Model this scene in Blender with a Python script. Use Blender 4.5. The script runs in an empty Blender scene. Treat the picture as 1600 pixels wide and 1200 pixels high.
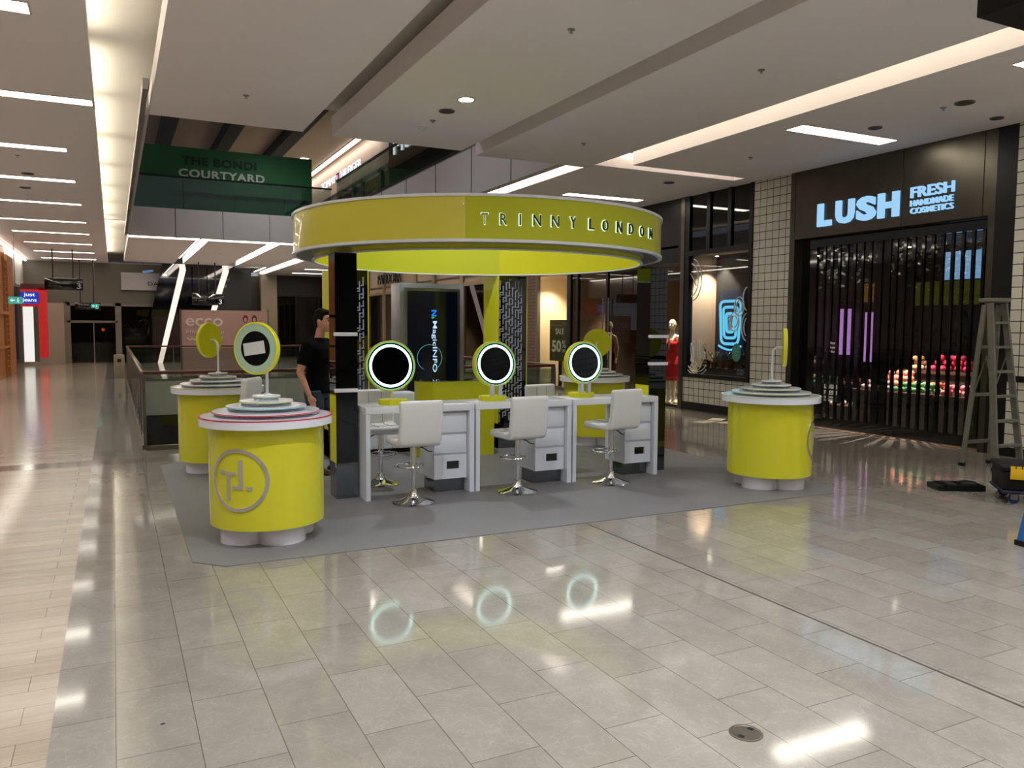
import bpy, bmesh, math, random
from mathutils import Vector, Matrix
random.seed(7)
PI = math.pi
scn = bpy.context.scene
COL = scn.collection
# ------------------------------------------------------------------ camera
H_CAM = 1.65
FPX = 1245.07; YAW = 0.463181529; PIT = 0.0712467775; ROL = 0.00628739
cam_d = bpy.data.cameras.new('camera'); cam = bpy.data.objects.new('camera', cam_d); COL.objects.link(cam)
cy, sy, cp, sp = math.cos(YAW), math.sin(YAW), math.cos(PIT), math.sin(PIT)
fw = Vector((sy*cp, cy*cp, -sp)); rt = Vector((cy, -sy, 0)); up = rt.cross(fw)
c_, s_ = math.cos(ROL), math.sin(ROL)
rt, up = c_*rt + s_*up, -s_*rt + c_*up
m = Matrix.Identity(4)
for i in range(3):
    m[i][0] = rt[i]; m[i][1] = up[i]; m[i][2] = -fw[i]
m[2][3] = H_CAM
cam.matrix_world = m
cam_d.sensor_width = 36.0; cam_d.lens = 36.0*FPX/1600.0; cam_d.clip_end = 300; cam_d.clip_start = .05
scn.camera = cam
# ------------------------------------------------------------------ world, exposure
w = bpy.data.worlds.new('world'); scn.world = w; w.use_nodes = True
w.node_tree.nodes['Background'].inputs[0].default_value = (0.85, 0.87, 1.0, 1)
w.node_tree.nodes['Background'].inputs[1].default_value = 0.12
scn.view_settings.view_transform = 'Standard'; scn.view_settings.look = 'None'
scn.view_settings.exposure = 1.7; scn.view_settings.gamma = 1.0
try: scn.view_settings.use_curve_mapping = False
except Exception: pass
# light levels (fixtures of the place, plus downlights added to brighten it)
L_COVE = 12.0; L_STRIP = 4.3; L_DOWN = 56.0; L_RING = 3.9; EXF = 2.83

# ------------------------------------------------------------------ materials
def lin(c):
    return tuple(((v/255)/12.92 if v/255 <= .04045 else ((v/255+.055)/1.055)**2.4) for v in c) + (1.0,)
MATS = {}
def mat(name, rgb, rough=.5, metal=0., spec=.5, emit=None, es=0., coat=0., bump=0., bscale=50., noise=0., nscale=3., alpha=1.):
    if name in MATS: return MATS[name]
    M = bpy.data.materials.new(name); M.use_nodes = True; nt = M.node_tree; b = nt.nodes['Principled BSDF']
    b.inputs['Base Color'].default_value = lin(rgb); b.inputs['Roughness'].default_value = rough
    b.inputs['Metallic'].default_value = metal; b.inputs['Specular IOR Level'].default_value = spec
    if coat: b.inputs['Coat Weight'].default_value = coat; b.inputs['Coat Roughness'].default_value = .05
    if emit: b.inputs['Emission Color'].default_value = lin(emit); b.inputs['Emission Strength'].default_value = es/EXF
    if noise or bump:
        tc = nt.nodes.new('ShaderNodeTexCoord'); n = nt.nodes.new('ShaderNodeTexNoise')
        n.inputs['Scale'].default_value = nscale; n.inputs['Detail'].default_value = 5
        nt.links.new(tc.outputs['Object'], n.inputs['Vector'])
        if noise:
            mx = nt.nodes.new('ShaderNodeMix'); mx.data_type = 'RGBA'
            c = lin(rgb)
            mx.inputs[6].default_value = tuple(max(0, v*(1-noise)) for v in c[:3]) + (1,)
            mx.inputs[7].default_value = tuple(min(1, v*(1+noise)) for v in c[:3]) + (1,)
            nt.links.new(n.outputs['Fac'], mx.inputs[0]); nt.links.new(mx.outputs[2], b.inputs['Base Color'])
        if bump:
            n2 = nt.nodes.new('ShaderNodeTexNoise'); n2.inputs['Scale'].default_value = bscale
            nt.links.new(tc.outputs['Object'], n2.inputs['Vector'])
            bp = nt.nodes.new('ShaderNodeBump'); bp.inputs['Strength'].default_value = bump; bp.inputs['Distance'].default_value = .01
            nt.links.new(n2.outputs['Fac'], bp.inputs['Height']); nt.links.new(bp.outputs[0], b.inputs['Normal'])
    MATS[name] = M; return M
def emis(name, rgb, s):
    if name in MATS: return MATS[name]
    M = bpy.data.materials.new(name); M.use_nodes = True; nt = M.node_tree
    for n in list(nt.nodes): nt.nodes.remove(n)
    o = nt.nodes.new('ShaderNodeOutputMaterial'); e = nt.nodes.new('ShaderNodeEmission')
    e.inputs[0].default_value = lin(rgb); e.inputs[1].default_value = s if s > 4 else s/EXF
    nt.links.new(e.outputs[0], o.inputs[0]); MATS[name] = M; return M
def glass(name, tint=(235, 240, 238), refl=1.0, rough=.0, bump=0., bs=6., ior=1.45, base=0.0):
    """thin pane: clear transmission with a fresnel reflection"""
    if name in MATS: return MATS[name]
    M = bpy.data.materials.new(name); M.use_nodes = True; nt = M.node_tree
    for n in list(nt.nodes): nt.nodes.remove(n)
    o = nt.nodes.new('ShaderNodeOutputMaterial'); t = nt.nodes.new('ShaderNodeBsdfTransparent'); g = nt.nodes.new('ShaderNodeBsdfGlossy')
    ge = nt.nodes.new('ShaderNodeNewGeometry'); mx = nt.nodes.new('ShaderNodeMixShader')
    t.inputs[0].default_value = lin(tint); g.inputs['Roughness'].default_value = rough
    dt = nt.nodes.new('ShaderNodeVectorMath'); dt.operation = 'DOT_PRODUCT'; nt.links.new(ge.outputs['Incoming'], dt.inputs[0]); nt.links.new(ge.outputs['Normal'], dt.inputs[1])
    def mth(op, a, b=None, c=None):
        q = nt.nodes.new('ShaderNodeMath'); q.operation = op; q.use_clamp = op in ('SUBTRACT', 'MULTIPLY_ADD')
        nt.links.new(a, q.inputs[0]) if not isinstance(a, (int, float)) else setattr(q.inputs[0], 'default_value', a)
        for i, v in ((1, b), (2, c)):
            if v is None: continue
            nt.links.new(v, q.inputs[i]) if not isinstance(v, (int, float)) else setattr(q.inputs[i], 'default_value', v)
        return q.outputs[0]
    sch = mth('POWER', mth('SUBTRACT', 1.0, mth('ABSOLUTE', dt.outputs['Value'])), 5.0)
    ma = mth('MULTIPLY_ADD', mth('MULTIPLY_ADD', sch, .96, .035), refl, base).node
    nt.links.new(ma.outputs[0], mx.inputs[0])
    nt.links.new(t.outputs[0], mx.inputs[1]); nt.links.new(g.outputs[0], mx.inputs[2]); nt.links.new(mx.outputs[0], o.inputs[0])
    if bump:
        tc = nt.nodes.new('ShaderNodeTexCoord'); n = nt.nodes.new('ShaderNodeTexNoise'); n.inputs['Scale'].default_value = bs
        nt.links.new(tc.outputs['Object'], n.inputs['Vector']); bp = nt.nodes.new('ShaderNodeBump')
        bp.inputs['Strength'].default_value = bump; bp.inputs['Distance'].default_value = .05
        nt.links.new(n.outputs['Fac'], bp.inputs['Height']); nt.links.new(bp.outputs[0], g.inputs['Normal'])
    MATS[name] = M; return M
def stone(name, c1, c2, grout, bw, rh, off, mortar, rot, streak=(1, 1, 1), rough=.12, vein=.25, loc=(0, 0, 0), bias=0.):
    M = bpy.data.materials.new(name); M.use_nodes = True; nt = M.node_tree; b = nt.nodes['Principled BSDF']; L = nt.links.new
    tc = nt.nodes.new('ShaderNodeTexCoord'); mp = nt.nodes.new('ShaderNodeMapping'); mp.inputs['Rotation'].default_value = (0, 0, rot); mp.inputs['Location'].default_value = loc
    L(tc.outputs['Object'], mp.inputs[0])
    br = nt.nodes.new('ShaderNodeTexBrick'); br.inputs['Scale'].default_value = 1; br.inputs['Brick Width'].default_value = bw
    br.inputs['Row Height'].default_value = rh; br.inputs['Mortar Size'].default_value = mortar; br.offset = off; br.inputs['Mortar Smooth'].default_value = .1
    br.inputs['Color1'].default_value = lin(c1); br.inputs['Color2'].default_value = lin(c2); br.inputs['Mortar'].default_value = lin(grout); br.inputs['Bias'].default_value = bias
    L(mp.outputs[0], br.inputs['Vector'])
    mp2 = nt.nodes.new('ShaderNodeMapping'); mp2.inputs['Scale'].default_value = streak; L(tc.outputs['Object'], mp2.inputs[0])
    n1 = nt.nodes.new('ShaderNodeTexNoise'); n1.inputs['Scale'].default_value = 3.2; n1.inputs['Detail'].default_value = 9; n1.inputs['Roughness'].default_value = .62; n1.inputs['Distortion'].default_value = .8
    L(mp2.outputs[0], n1.inputs['Vector'])
    cr = nt.nodes.new('ShaderNodeValToRGB'); cr.color_ramp.elements[0].position = .3; cr.color_ramp.elements[1].position = .72
    k = 1-vein; cr.color_ramp.elements[0].color = (k, k*.99, k*.97, 1); cr.color_ramp.elements[1].color = (1, 1, 1, 1)
    L(n1.outputs['Fac'], cr.inputs[0])
    v = nt.nodes.new('ShaderNodeTexNoise'); v.inputs['Scale'].default_value = 7; v.inputs['Detail'].default_value = 6; v.inputs['Distortion'].default_value = 2.5
    L(mp2.outputs[0], v.inputs['Vector'])
    cv = nt.nodes.new('ShaderNodeValToRGB'); e = cv.color_ramp.elements; e[0].position = .47; e[0].color = (1, 1, 1, 1); e[1].position = .53; e[1].color = (1, 1, 1, 1)
    q = e.new(.5); q.color = (1.18, 1.17, 1.15, 1)
    L(v.outputs['Fac'], cv.inputs[0])
    m1 = nt.nodes.new('ShaderNodeMix'); m1.data_type = 'RGBA'; m1.blend_type = 'MULTIPLY'; m1.inputs[0].default_value = 1
    m2 = nt.nodes.new('ShaderNodeMix'); m2.data_type = 'RGBA'; m2.blend_type = 'MULTIPLY'; m2.inputs[0].default_value = .8
    L(br.outputs['Color'], m1.inputs[6]); L(cr.outputs[0], m1.inputs[7]); L(m1.outputs[2], m2.inputs[6]); L(cv.outputs[0], m2.inputs[7])
    L(m2.outputs[2], b.inputs['Base Color'])
    b.inputs['Roughness'].default_value = rough; b.inputs['Specular IOR Level'].default_value = .5
    nb = nt.nodes.new('ShaderNodeTexNoise'); nb.inputs['Scale'].default_value = 1.3; L(tc.outputs['Object'], nb.inputs['Vector'])
    bp = nt.nodes.new('ShaderNodeBump'); bp.inputs['Strength'].default_value = .06; bp.inputs['Distance'].default_value = .02; L(nb.outputs['Fac'], bp.inputs['Height'])
    L(bp.outputs[0], b.inputs['Normal'])
    return M
def tilemat(name, c, grout, bw, rh, axis, rough=.2, mortar=.006, off=0.):
    """square tiles / boards on a vertical wall; axis = world axis running along the wall"""
    M = bpy.data.materials.new(name); M.use_nodes = True; nt = M.node_tree; b = nt.nodes['Principled BSDF']; L = nt.links.new
    tc = nt.nodes.new('ShaderNodeTexCoord'); sx = nt.nodes.new('ShaderNodeSeparateXYZ'); cx = nt.nodes.new('ShaderNodeCombineXYZ')
    L(tc.outputs['Object'], sx.inputs[0]); L(sx.outputs[axis], cx.inputs[0]); L(sx.outputs[2], cx.inputs[1])
    br = nt.nodes.new('ShaderNodeTexBrick'); br.inputs['Scale'].default_value = 1; br.inputs['Brick Width'].default_value = bw; br.offset = off
    br.inputs['Row Height'].default_value = rh; br.inputs['Mortar Size'].default_value = mortar; br.inputs['Mortar Smooth'].default_value = 0
    br.inputs['Color1'].default_value = lin(c); br.inputs['Color2'].default_value = lin(tuple(v*.96 for v in c)); br.inputs['Mortar'].default_value = lin(grout)
    L(cx.outputs[0], br.inputs['Vector']); L(br.outputs['Color'], b.inputs['Base Color']); b.inputs['Roughness'].default_value = rough
    n = nt.nodes.new('ShaderNodeTexNoise'); n.inputs['Scale'].default_value = 9; L(tc.outputs['Object'], n.inputs['Vector'])
    bp = nt.nodes.new('ShaderNodeBump'); bp.inputs['Strength'].default_value = .15; bp.inputs['Distance'].default_value = .02; L(n.outputs['Fac'], bp.inputs['Height']); L(bp.outputs[0], b.inputs['Normal'])
    return M
YEL = mat('lime_gloss', (212, 208, 40), .2, coat=.4)
YELO = mat('lime_painted_sheen', (214, 204, 74), .3, coat=.5)  # lightened lime: the outer ring's glossy reflections are put into the colour
YELM = mat('lime_matte', (188, 192, 24), .6)
YELB = mat('lime_satin', (214, 214, 26), .38)
WHT = mat('white_satin', (222, 226, 236), .3)
WHTG = mat('white_gloss', (228, 230, 238), .12)
LEATHER = mat('white_leather', (218, 218, 216), .42, bump=.15, bscale=120)
CHROME = mat('chrome', (225, 225, 228), .07, 1)
SATIN = mat('satin_metal', (150, 150, 152), .28, 1)
ALU = mat('aluminium', (150, 152, 150), .42, .85, noise=.12, nscale=8)
BLK = mat('black_paint', (8, 8, 10), .4, spec=.35)
BLKG = mat('black_gloss', (5, 5, 8), .04, spec=.8)
BLKM = mat('black_matte', (18, 18, 20), .8)
MIR = mat('dark_mirror', (120, 124, 130), .02, 1)
MIRB = mat('black_mirror', (70, 74, 80), .02, 1)
CEIL = mat('ceiling_paint', (242, 234, 235), .8)
CEILW = mat('ceiling_white', (214, 208, 200), .8)
PAN = mat('bulkhead_panel', (196, 188, 182), .6)
DARK = mat('dark_void', (30, 28, 27), .9)
LIT = emis('strip_light_glow', (255, 248, 232), L_STRIP)
COVEL = emis('cove_tube_glow_soft', (255, 247, 222), 5.5)
COVE = emis('cove_tube_glow', (255, 249, 236), L_COVE)
GLS = glass('clear_glass', (225, 232, 228))
GLSD = glass('smoked_glass', (178, 176, 170), base=.01)
ACR = glass('acrylic', (225, 235, 240), base=.08)
WOOD = mat('oak', (170, 108, 58), .5, noise=.2, nscale=6)
# ------------------------------------------------------------------ mesh builder
class MB:
    def __init__(s): s.bm = bmesh.new()
    def _new(s, n0):
        s.bm.verts.ensure_lookup_table(); return s.bm.verts[n0:]
    def box(s, x0, x1, y0, y1, z0, z1, bev=0, seg=2, rot=None):
        n0 = len(s.bm.verts)
        mt = Matrix.Translation(((x0+x1)/2, (y0+y1)/2, (z0+z1)/2)) @ Matrix.Diagonal((abs(x1-x0), abs(y1-y0), abs(z1-z0), 1))
        if rot: mt = rot @ mt
        r = bmesh.ops.create_cube(s.bm, size=1, matrix=mt)
        if bev:
            es = list({e for v in r['verts'] for e in v.link_edges})
            bmesh.ops.bevel(s.bm, geom=es, offset=bev, segments=seg, profile=.5, affect='EDGES')
        return s
    def obox(s, c, size, R, bev=0, seg=2):
        return s.box(-size[0]/2, size[0]/2, -size[1]/2, size[1]/2, -size[2]/2, size[2]/2, bev, seg, Matrix.Translation(c) @ R.to_4x4())
    def lathe(s, prof, seg=32, mt=None, a0=0, a1=2*PI):
        full = abs(a1-a0-2*PI) < 1e-6; n = seg if full else seg+1
        rings = []
        for r, z in prof:
            if r < 1e-6:
                v = s.bm.verts.new((0, 0, z)); rings.append([v]*n); continue
            rings.append([s.bm.verts.new((r*math.cos(a0+(a1-a0)*i/seg), r*math.sin(a0+(a1-a0)*i/seg), z)) for i in range(n)])
        done = set()
        for k in range(len(rings)-1):
            A, B = rings[k], rings[k+1]
            for i in range(seg):
                j = (i+1) % n
                f = []
                for v in (A[i], A[j], B[j], B[i]):
                    if v not in f: f.append(v)
                if len(f) > 2:
                    try: s.bm.faces.new(f)
                    except ValueError: pass
        if mt is not None:
            vs = {v for r in rings for v in r}
            for v in vs: v.co = mt @ v.co
        return s
    def cyl(s, cx, cy, z0, z1, r, seg=32, r2=None):
        r2 = r if r2 is None else r2
        return s.lathe([(0, z0), (r, z0), (r2, z1), (0, z1)], seg, Matrix.Translation((cx, cy, 0)))
    def tube(s, pts, r, seg=10, closed=False, rs=None):
        pts = [Vector(p) for p in pts]; n = len(pts); rings = []; prev = None
        for i, p in enumerate(pts):
            if closed: d = pts[(i+1) % n] - pts[i-1]
            else: d = pts[min(i+1, n-1)] - pts[max(i-1, 0)]
            d.normalize()
            if prev is None:
                a = Vector((0, 0, 1)) if abs(d.z) < .9 else Vector((1, 0, 0)); u = d.cross(a).normalized()
            else: u = (prev - d*prev.dot(d)).normalized()
            prev = u; v = d.cross(u); rr = rs[i] if rs else r
            rings.append([s.bm.verts.new(p + rr*(math.cos(2*PI*k/seg)*u + math.sin(2*PI*k/seg)*v)) for k in range(seg)])
        for i in range(n if closed else n-1):
            A, B = rings[i], rings[(i+1) % n]
            for k in range(seg): s.bm.faces.new((A[k], A[(k+1) % seg], B[(k+1) % seg], B[k]))
        if not closed: s.bm.faces.new(rings[0][::-1]); s.bm.faces.new(rings[-1])
        return s
    def prism(s, poly, mt, d):
        """2D polygon extruded by d along local z, placed by mt"""
        a = [s.bm.verts.new(mt @ Vector((x, y, 0))) for x, y in poly]; b = [s.bm.verts.new(mt @ Vector((x, y, d))) for x, y in poly]
        n = len(poly); s.bm.faces.new(a[::-1]); s.bm.faces.new(b)
        for i in range(n): s.bm.faces.new((a[i], a[(i+1) % n], b[(i+1) % n], b[i]))
        return s
    def quad(s, a, b, c, d):
        s.bm.faces.new([s.bm.verts.new(p) for p in (a, b, c, d)]); return s
    def ball(s, c, r, seg=12, sc=(1, 1, 1), rot=None):
        mt = Matrix.Translation(c) @ (rot.to_4x4() if rot else Matrix.Identity(4)) @ Matrix.Diagonal((*sc, 1))
        bmesh.ops.create_uvsphere(s.bm, u_segments=seg, v_segments=max(6, seg*2//3), radius=r, matrix=mt); return s
    def mesh(s, me, mt):
        n0 = len(s.bm.verts); s.bm.from_mesh(me)
        for v in s._new(n0): v.co = mt @ v.co
        return s
    def arcband(s, cx, cy, r0, r1, z0, z1, a0, a1, seg=48):
        return s.lathe([(r0, z0), (r1, z0), (r1, z1), (r0, z1), (r0, z0)], seg, Matrix.Translation((cx, cy, 0)), a0, a1) if abs(a1-a0-2*PI) < 1e-6 else s._arc(cx, cy, r0, r1, z0, z1, a0, a1, seg)
    def _arc(s, cx, cy, r0, r1, z0, z1, a0, a1, seg):
        R = []
        for i in range(seg+1):
            a = a0+(a1-a0)*i/seg; c, q = math.cos(a), math.sin(a)
            R.append([s.bm.verts.new((cx+r*c, cy+r*q, z)) for r, z in ((r0, z0), (r1, z0), (r1, z1), (r0, z1))])
        for i in range(seg):
            for k in range(4): s.bm.faces.new((R[i][k], R[i][(k+1) % 4], R[i+1][(k+1) % 4], R[i+1][k]))
        s.bm.faces.new(R[0][::-1]); s.bm.faces.new(R[-1]); return s
    def build(s, name, material, parent=None, loc=(0, 0, 0), rz=0, flat=False):
        bmesh.ops.recalc_face_normals(s.bm, faces=s.bm.faces[:])
        if not flat:
            for f in s.bm.faces: f.smooth = True
            for e in s.bm.edges:
                if len(e.link_faces) != 2 or e.calc_face_angle(0) > .6: e.smooth = False
        me = bpy.data.meshes.new(name); s.bm.to_mesh(me); s.bm.free(); me.materials.append(material)
        o = bpy.data.objects.new(name, me); COL.objects.link(o); o.location = loc; o.rotation_euler = (0, 0, rz)
        if parent: o.parent = parent
        return o
def tag(o, label=None, cat=None, group=None, kind=None):
    if label: o['label'] = label
    if cat: o['category'] = cat
    if group: o['group'] = group
    if kind: o['kind'] = kind
    return o
def thing(name, label, cat, loc=(0, 0, 0), rz=0, group=None):
    o = bpy.data.objects.new(name, None); COL.objects.link(o); o.location = loc; o.rotation_euler = (0, 0, rz); o.empty_display_size = .1
    return tag(o, label, cat, group)
def struct(name, mb, material): return tag(mb.build(name, material), kind='structure')
def dup(root, loc=None, rz=None, label=None, group=None):
    r = root.copy(); COL.objects.link(r)
    if loc is not None: r.location = loc
    if rz is not None: r.rotation_euler = (0, 0, rz)
    if label: r['label'] = label
    if group: r['group'] = group
    for ch in list(root.children):
        c = ch.copy(); COL.objects.link(c); c.parent = r
        for g in list(ch.children):
            d = g.copy(); COL.objects.link(d); d.parent = c
    return r
def text_me(t, size, depth=.01, off=0., sp=1., align='LEFT', res=3):
    cu = bpy.data.curves.new('t', 'FONT'); cu.body = t; cu.size = size; cu.extrude = depth/2; cu.offset = off; cu.space_character = sp; cu.align_x = align; cu.resolution_u = res
    o = bpy.data.objects.new('t', cu); COL.objects.link(o); dg = bpy.context.evaluated_depsgraph_get(); dg.update()
    me = bpy.data.meshes.new_from_object(o.evaluated_get(dg)); bpy.data.objects.remove(o); bpy.data.curves.remove(cu); return me
def fit_text(t, width, height, depth=.01, off=0., sp=1.):
    """text mesh scaled to an exact width and cap height, lower left at the origin"""
    me = text_me(t, 1., depth, off, sp)
    xs = [v.co.x for v in me.vertices]; ys = [v.co.y for v in me.vertices]
    x0, x1, y0, y1 = min(xs), max(xs), min(ys), max(ys)
    for v in me.vertices:
        v.co.x = (v.co.x-x0)/(x1-x0)*width; v.co.y = (v.co.y-y0)/(y1-y0)*height
    return me
def frame_mt(o, right, upv=(0, 0, 1)):
    r = Vector(right).normalized(); u = Vector(upv).normalized(); n = r.cross(u)
    M = Matrix.Identity(4)
    for i in range(3): M[i][0] = r[i]; M[i][1] = u[i]; M[i][2] = n[i]; M[i][3] = o[i]
    return M
# ================================================================== SETTING
VX0, VX1, VY0, VY1 = .31, 6.6, 11.45, 25.6       # the atrium void
WX = 10.45                                        # shop line on the right
CZ = 4.3
ST_MAIN = stone('marble_tiles', (135, 129, 119), (145, 140, 130), (96, 90, 80), .61, .3, .37, .0022, PI/2, rough=.075, vein=.2, loc=(0, .034, 0))
ST_LEFT = stone('travertine_tiles', (158, 142, 123), (170, 155, 136), (110, 98, 84), .9, .17, .43, .0018, 0, streak=(.35, 3.2, 1), rough=.14, vein=.22)
DBAND = mat('dark_stone_band', (112, 100, 90), .1, noise=.15, nscale=4)
f = MB(); f.box(-.27, 14.5, -14, 10.45, -.3, 0); f.box(-.27, 14.5, 10.85, VY0, -.3, 0); f.box(VX1, 14.5, VY0, 45, -.3, 0); f.box(-.27, VX0, VY0, 45, -.3, 0); f.box(VX0, VX1, VY1, 45, -.3, 0)
struct('floor', f, ST_MAIN)
f = MB(); f.box(-6, -.27, -14, 10.45, -.3, 0); f.box(-6, -.27, 10.85, 45, -.3, 0)
struct('floor', f, ST_LEFT)
struct('floor', MB().box(-6, 14.5, 10.45, 10.85, -.3, 0), DBAND)
# expansion joint running towards the corridor
struct('trim_1', MB().box(3.522, 3.537, -14, 5.66, -.02, .0015), mat('joint_brass', (70, 62, 54), .5))
# void: slab edges, lower floor and its walls
sl = MB(); t = .25
sl.box(VX0-.02, VX0+.04, VY0, VY1, -1.0, -.005); sl.box(VX1-.04, VX1+.02, VY0, VY1, -1.0, -.005)
sl.box(VX0, VX1, VY1-.04, VY1+.02, -1.0, -.005); sl.box(VX0, VX1, VY0-.02, VY0+.04, -1.0, -.005)
struct('trim_2', sl, mat('slab_edge', (190, 184, 170), .6))
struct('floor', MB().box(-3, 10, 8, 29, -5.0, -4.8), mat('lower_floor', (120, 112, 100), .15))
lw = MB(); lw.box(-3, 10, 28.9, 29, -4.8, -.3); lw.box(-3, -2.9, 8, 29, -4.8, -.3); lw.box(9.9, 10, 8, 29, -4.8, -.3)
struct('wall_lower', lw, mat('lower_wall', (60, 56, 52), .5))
# ---- ceilings
def panel(x0, x1, y0, y1, z=CZ, h=.26, m_=None): return struct('ceiling', MB().box(x0, x1, y0, y1, z, z+h), m_ or CEIL)
panel(.47, 2.385, -14, 11.25)
panel(2.8, 4.77, -14, 11.31)
panel(5.09, 7.09, -14, 11.5)
panel(7.66, 14.5, -14, 10.97)
panel(7.05, 14.5, 11.25, 45)
panel(-6, -.14, -14, 45, h=.12)
panel(.47, 2.4, 27.0, 37.5); panel(2.75, 4.6, 27.0, 37.5); panel(4.95, 6.45, 27.0, 38)
struct('ceiling', MB().box(-6, 14.5, -14, 11.55, 4.72, 4.8), CEILW)
struct('ceiling', MB().box(-6, .47, 11.55, 26.2, 4.72, 4.8), CEILW)
struct('ceiling', MB().box(6.6, 14.5, 11.55, 45, 4.72, 4.8), CEILW)
struct('ceiling', MB().box(-6, 6.6, 26.5, 45, 4.72, 4.8), CEILW)
struct('trim_3', MB().box(.42, .47, 11.3, 26.2, CZ, 5.2), PAN)
struct('trim_3', MB().box(.36, .42, 10.0, 26.2, CZ-.02, CZ+.1), SATIN)
# bulkhead and spandrels round the void
struct('wall_back', MB().box(.47, 6.6, 26.25, 26.45, CZ, 5.14), PAN)
j = MB()
for x in (1.75, 3.1, 4.5, 5.7): j.box(x, x+.012, 26.24, 26.26, CZ, 5.14)
struct('trim_4', j, DARK)
struct('wall_spandrel', MB().box(6.55, 6.7, 11.5, 26.3, CZ, 5.3), PAN)
j = MB()
for y in (13.2, 15.0, 17, 19, 21, 23): j.box(6.54, 6.56, y, y+.012, CZ, 5.3)
j.box(6.52, 6.56, 11.5, 26.3, 5.28, 5.33); struct('trim_4', j, DARK)
# upper ceiling over the void
struct('ceiling', MB().box(-2, 14.5, 11.3, 50, 8.6, 8.8), mat('upper_ceiling', (140, 120, 106), .8))
j = MB()
for x in (1.6, 3.6, 5.6): j.box(x, x+.45, 20, 50, 8.2, 8.6)
struct('trim_5', j, DARK)
struct('wall_upper', MB().box(-2, 14.5, 49.8, 50, 4.8, 8.8), mat('upper_wall', (92, 82, 74), .8))
# ---- outer walls
struct('wall_left', MB().box(-6, -5.8, -14, 30.5, 0, CZ), mat('wall_left_paint', (130, 112, 98), .5))
struct('wall_left', MB().box(-3.6, -3.4, 39.5, 45, 0, CZ), mat('wall_left_paint', (150, 140, 128), .5))
struct('wall_back', MB().box(-6, 14.5, 44.8, 45, 0, CZ), mat('wall_back_paint', (90, 84, 78), .5))
struct('wall_near', MB().box(-6, 14.5, -14.2, -14, 0, CZ), mat('wall_near_paint', (110, 104, 98), .5))
# linear cove tubes above the left ceiling edge
def luminaire(name, boxes, label, cat, group=None, m_=None, house=None):
    t = thing(name, label, cat, ((boxes[0][0]+boxes[0][1])/2, (boxes[0][2]+boxes[0][3])/2, boxes[0][4]), group=group)
    mb = MB(); o = t.location
    for b in boxes: mb.box(b[0]-o.x, b[1]-o.x, b[2]-o.y, b[3]-o.y, b[4]-o.z, b[5]-o.z)
    mb.build('diffuser', m_ or LIT, t, flat=True)
    if house:
        h = MB(); b = house; h.box(b[0]-o.x, b[1]-o.x, b[2]-o.y, b[3]-o.y, b[4]-o.z, b[5]-o.z); h.build('housing', CEILW, t)
    return t
ys = [-8, -4.5, -1, 2.5, 6.2, 10.0, 12.2, 14.8, 17.4, 20, 22.6, 25.4, 28.4, 31.5, 34.6, 38.0]
for a, b_ in zip(ys, ys[1:]):
    luminaire('cove_light', [(-.2, -.15, a+.12, b_-.18 if b_ != 10.0 else b_-.5, 4.46, 4.5)], 'linear cove light hidden above the left ceiling edge', 'light', 'cove lights along the left ceiling edge', COVEL, (-.24, -.14, a+.1, b_-.3, 4.421, 4.459))
# ================================================================== LIGHT FITTINGS
luminaire('cove_light', [(6.93, 6.99, -6, 3.4, 4.6, 4.65)], 'linear cove light in the long slot over the walkway, nearer stretch', 'light', None, COVEL, (6.9, 7.02, -6, 3.4, 4.561, 4.599))
luminaire('cove_light', [(6.93, 6.99, 3.8, 11.3, 4.6, 4.65)], 'linear cove light in the long slot right of the yellow kiosk ring', 'light', None, COVEL, (6.9, 7.02, 3.8, 11.3, 4.561, 4.599))
for a, b_ in ((11.7, 18.5), (18.8, 26.2), (27, 44)):
    luminaire('cove_light', [(6.72, 6.77, a, b_, 4.46, 4.5)], 'linear cove light behind the balcony edge, %s stretch' % {11.7: 'nearest', 18.8: 'middle', 27: 'farthest'}[a], 'light', None, COVE, (6.701, 6.80, a, b_, 4.42, 4.459))
luminaire('cove_light', [(7.7, 10.05, 10.99, 11.02, 4.6, 4.64)], 'short cross cove light in front of the tiled shop wall', 'light', None, COVE, (7.66, 10.1, 10.975, 11.06, 4.561, 4.599))
struct('trim_6', MB().box(10.05, 10.45, 10.97, 11.25, CZ, 4.56), CEIL)
luminaire('cove_light', [(.5, 6.4, 26.6, 26.66, 4.42, 4.47)], 'cross cove light behind the far bulkhead', 'light', None, COVE, (.5, 6.4, 26.46, 26.7, 4.56, 4.60))
for x in (2.5, 4.7):
    luminaire('cove_light', [(x, x+.12, 27.2, 37, 4.5, 4.55)], 'bright lengthwise slot light in the far ceiling, %s one' % ('left' if x < 3 else 'right'), 'light', 'far ceiling slot lights', COVE, (x-.03, x+.15, 27.2, 37, 4.551, 4.6))
def strip(x0, x1, y, label, group, z=CZ, wy=.28, m_=None):
    t = thing('ceiling_light', label, 'light', ((x0+x1)/2, y, z), group=group)
    h = (x1-x0)/2
    MB().box(-h, h, -wy/2, wy/2, -.004, .0).build('diffuser', m_ or LIT, t, flat=True)
    fr = MB(); b = .015
    fr.box(-h-b, h+b, -wy/2-b, -wy/2, -.008, 0); fr.box(-h-b, h+b, wy/2, wy/2+b, -.008, 0); fr.box(-h-b, -h, -wy/2, wy/2, -.008, 0); fr.box(h, h+b, -wy/2, wy/2, -.008, 0)
    fr.build('frame', CEILW, t)
    return t
near = {8.0: 'slot light at the upper left corner of the view', 11.0: 'widest slot light in the left ceiling, reaching its edge', 14.1: 'slot light in the left ceiling, second from the cove', 17.1: 'slot light in the left ceiling above the green exit sign'}
ORD = ['first', 'second', 'third', 'fourth', 'fifth', 'sixth', 'seventh', 'eighth', 'ninth', 'tenth', 'eleventh']
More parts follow.
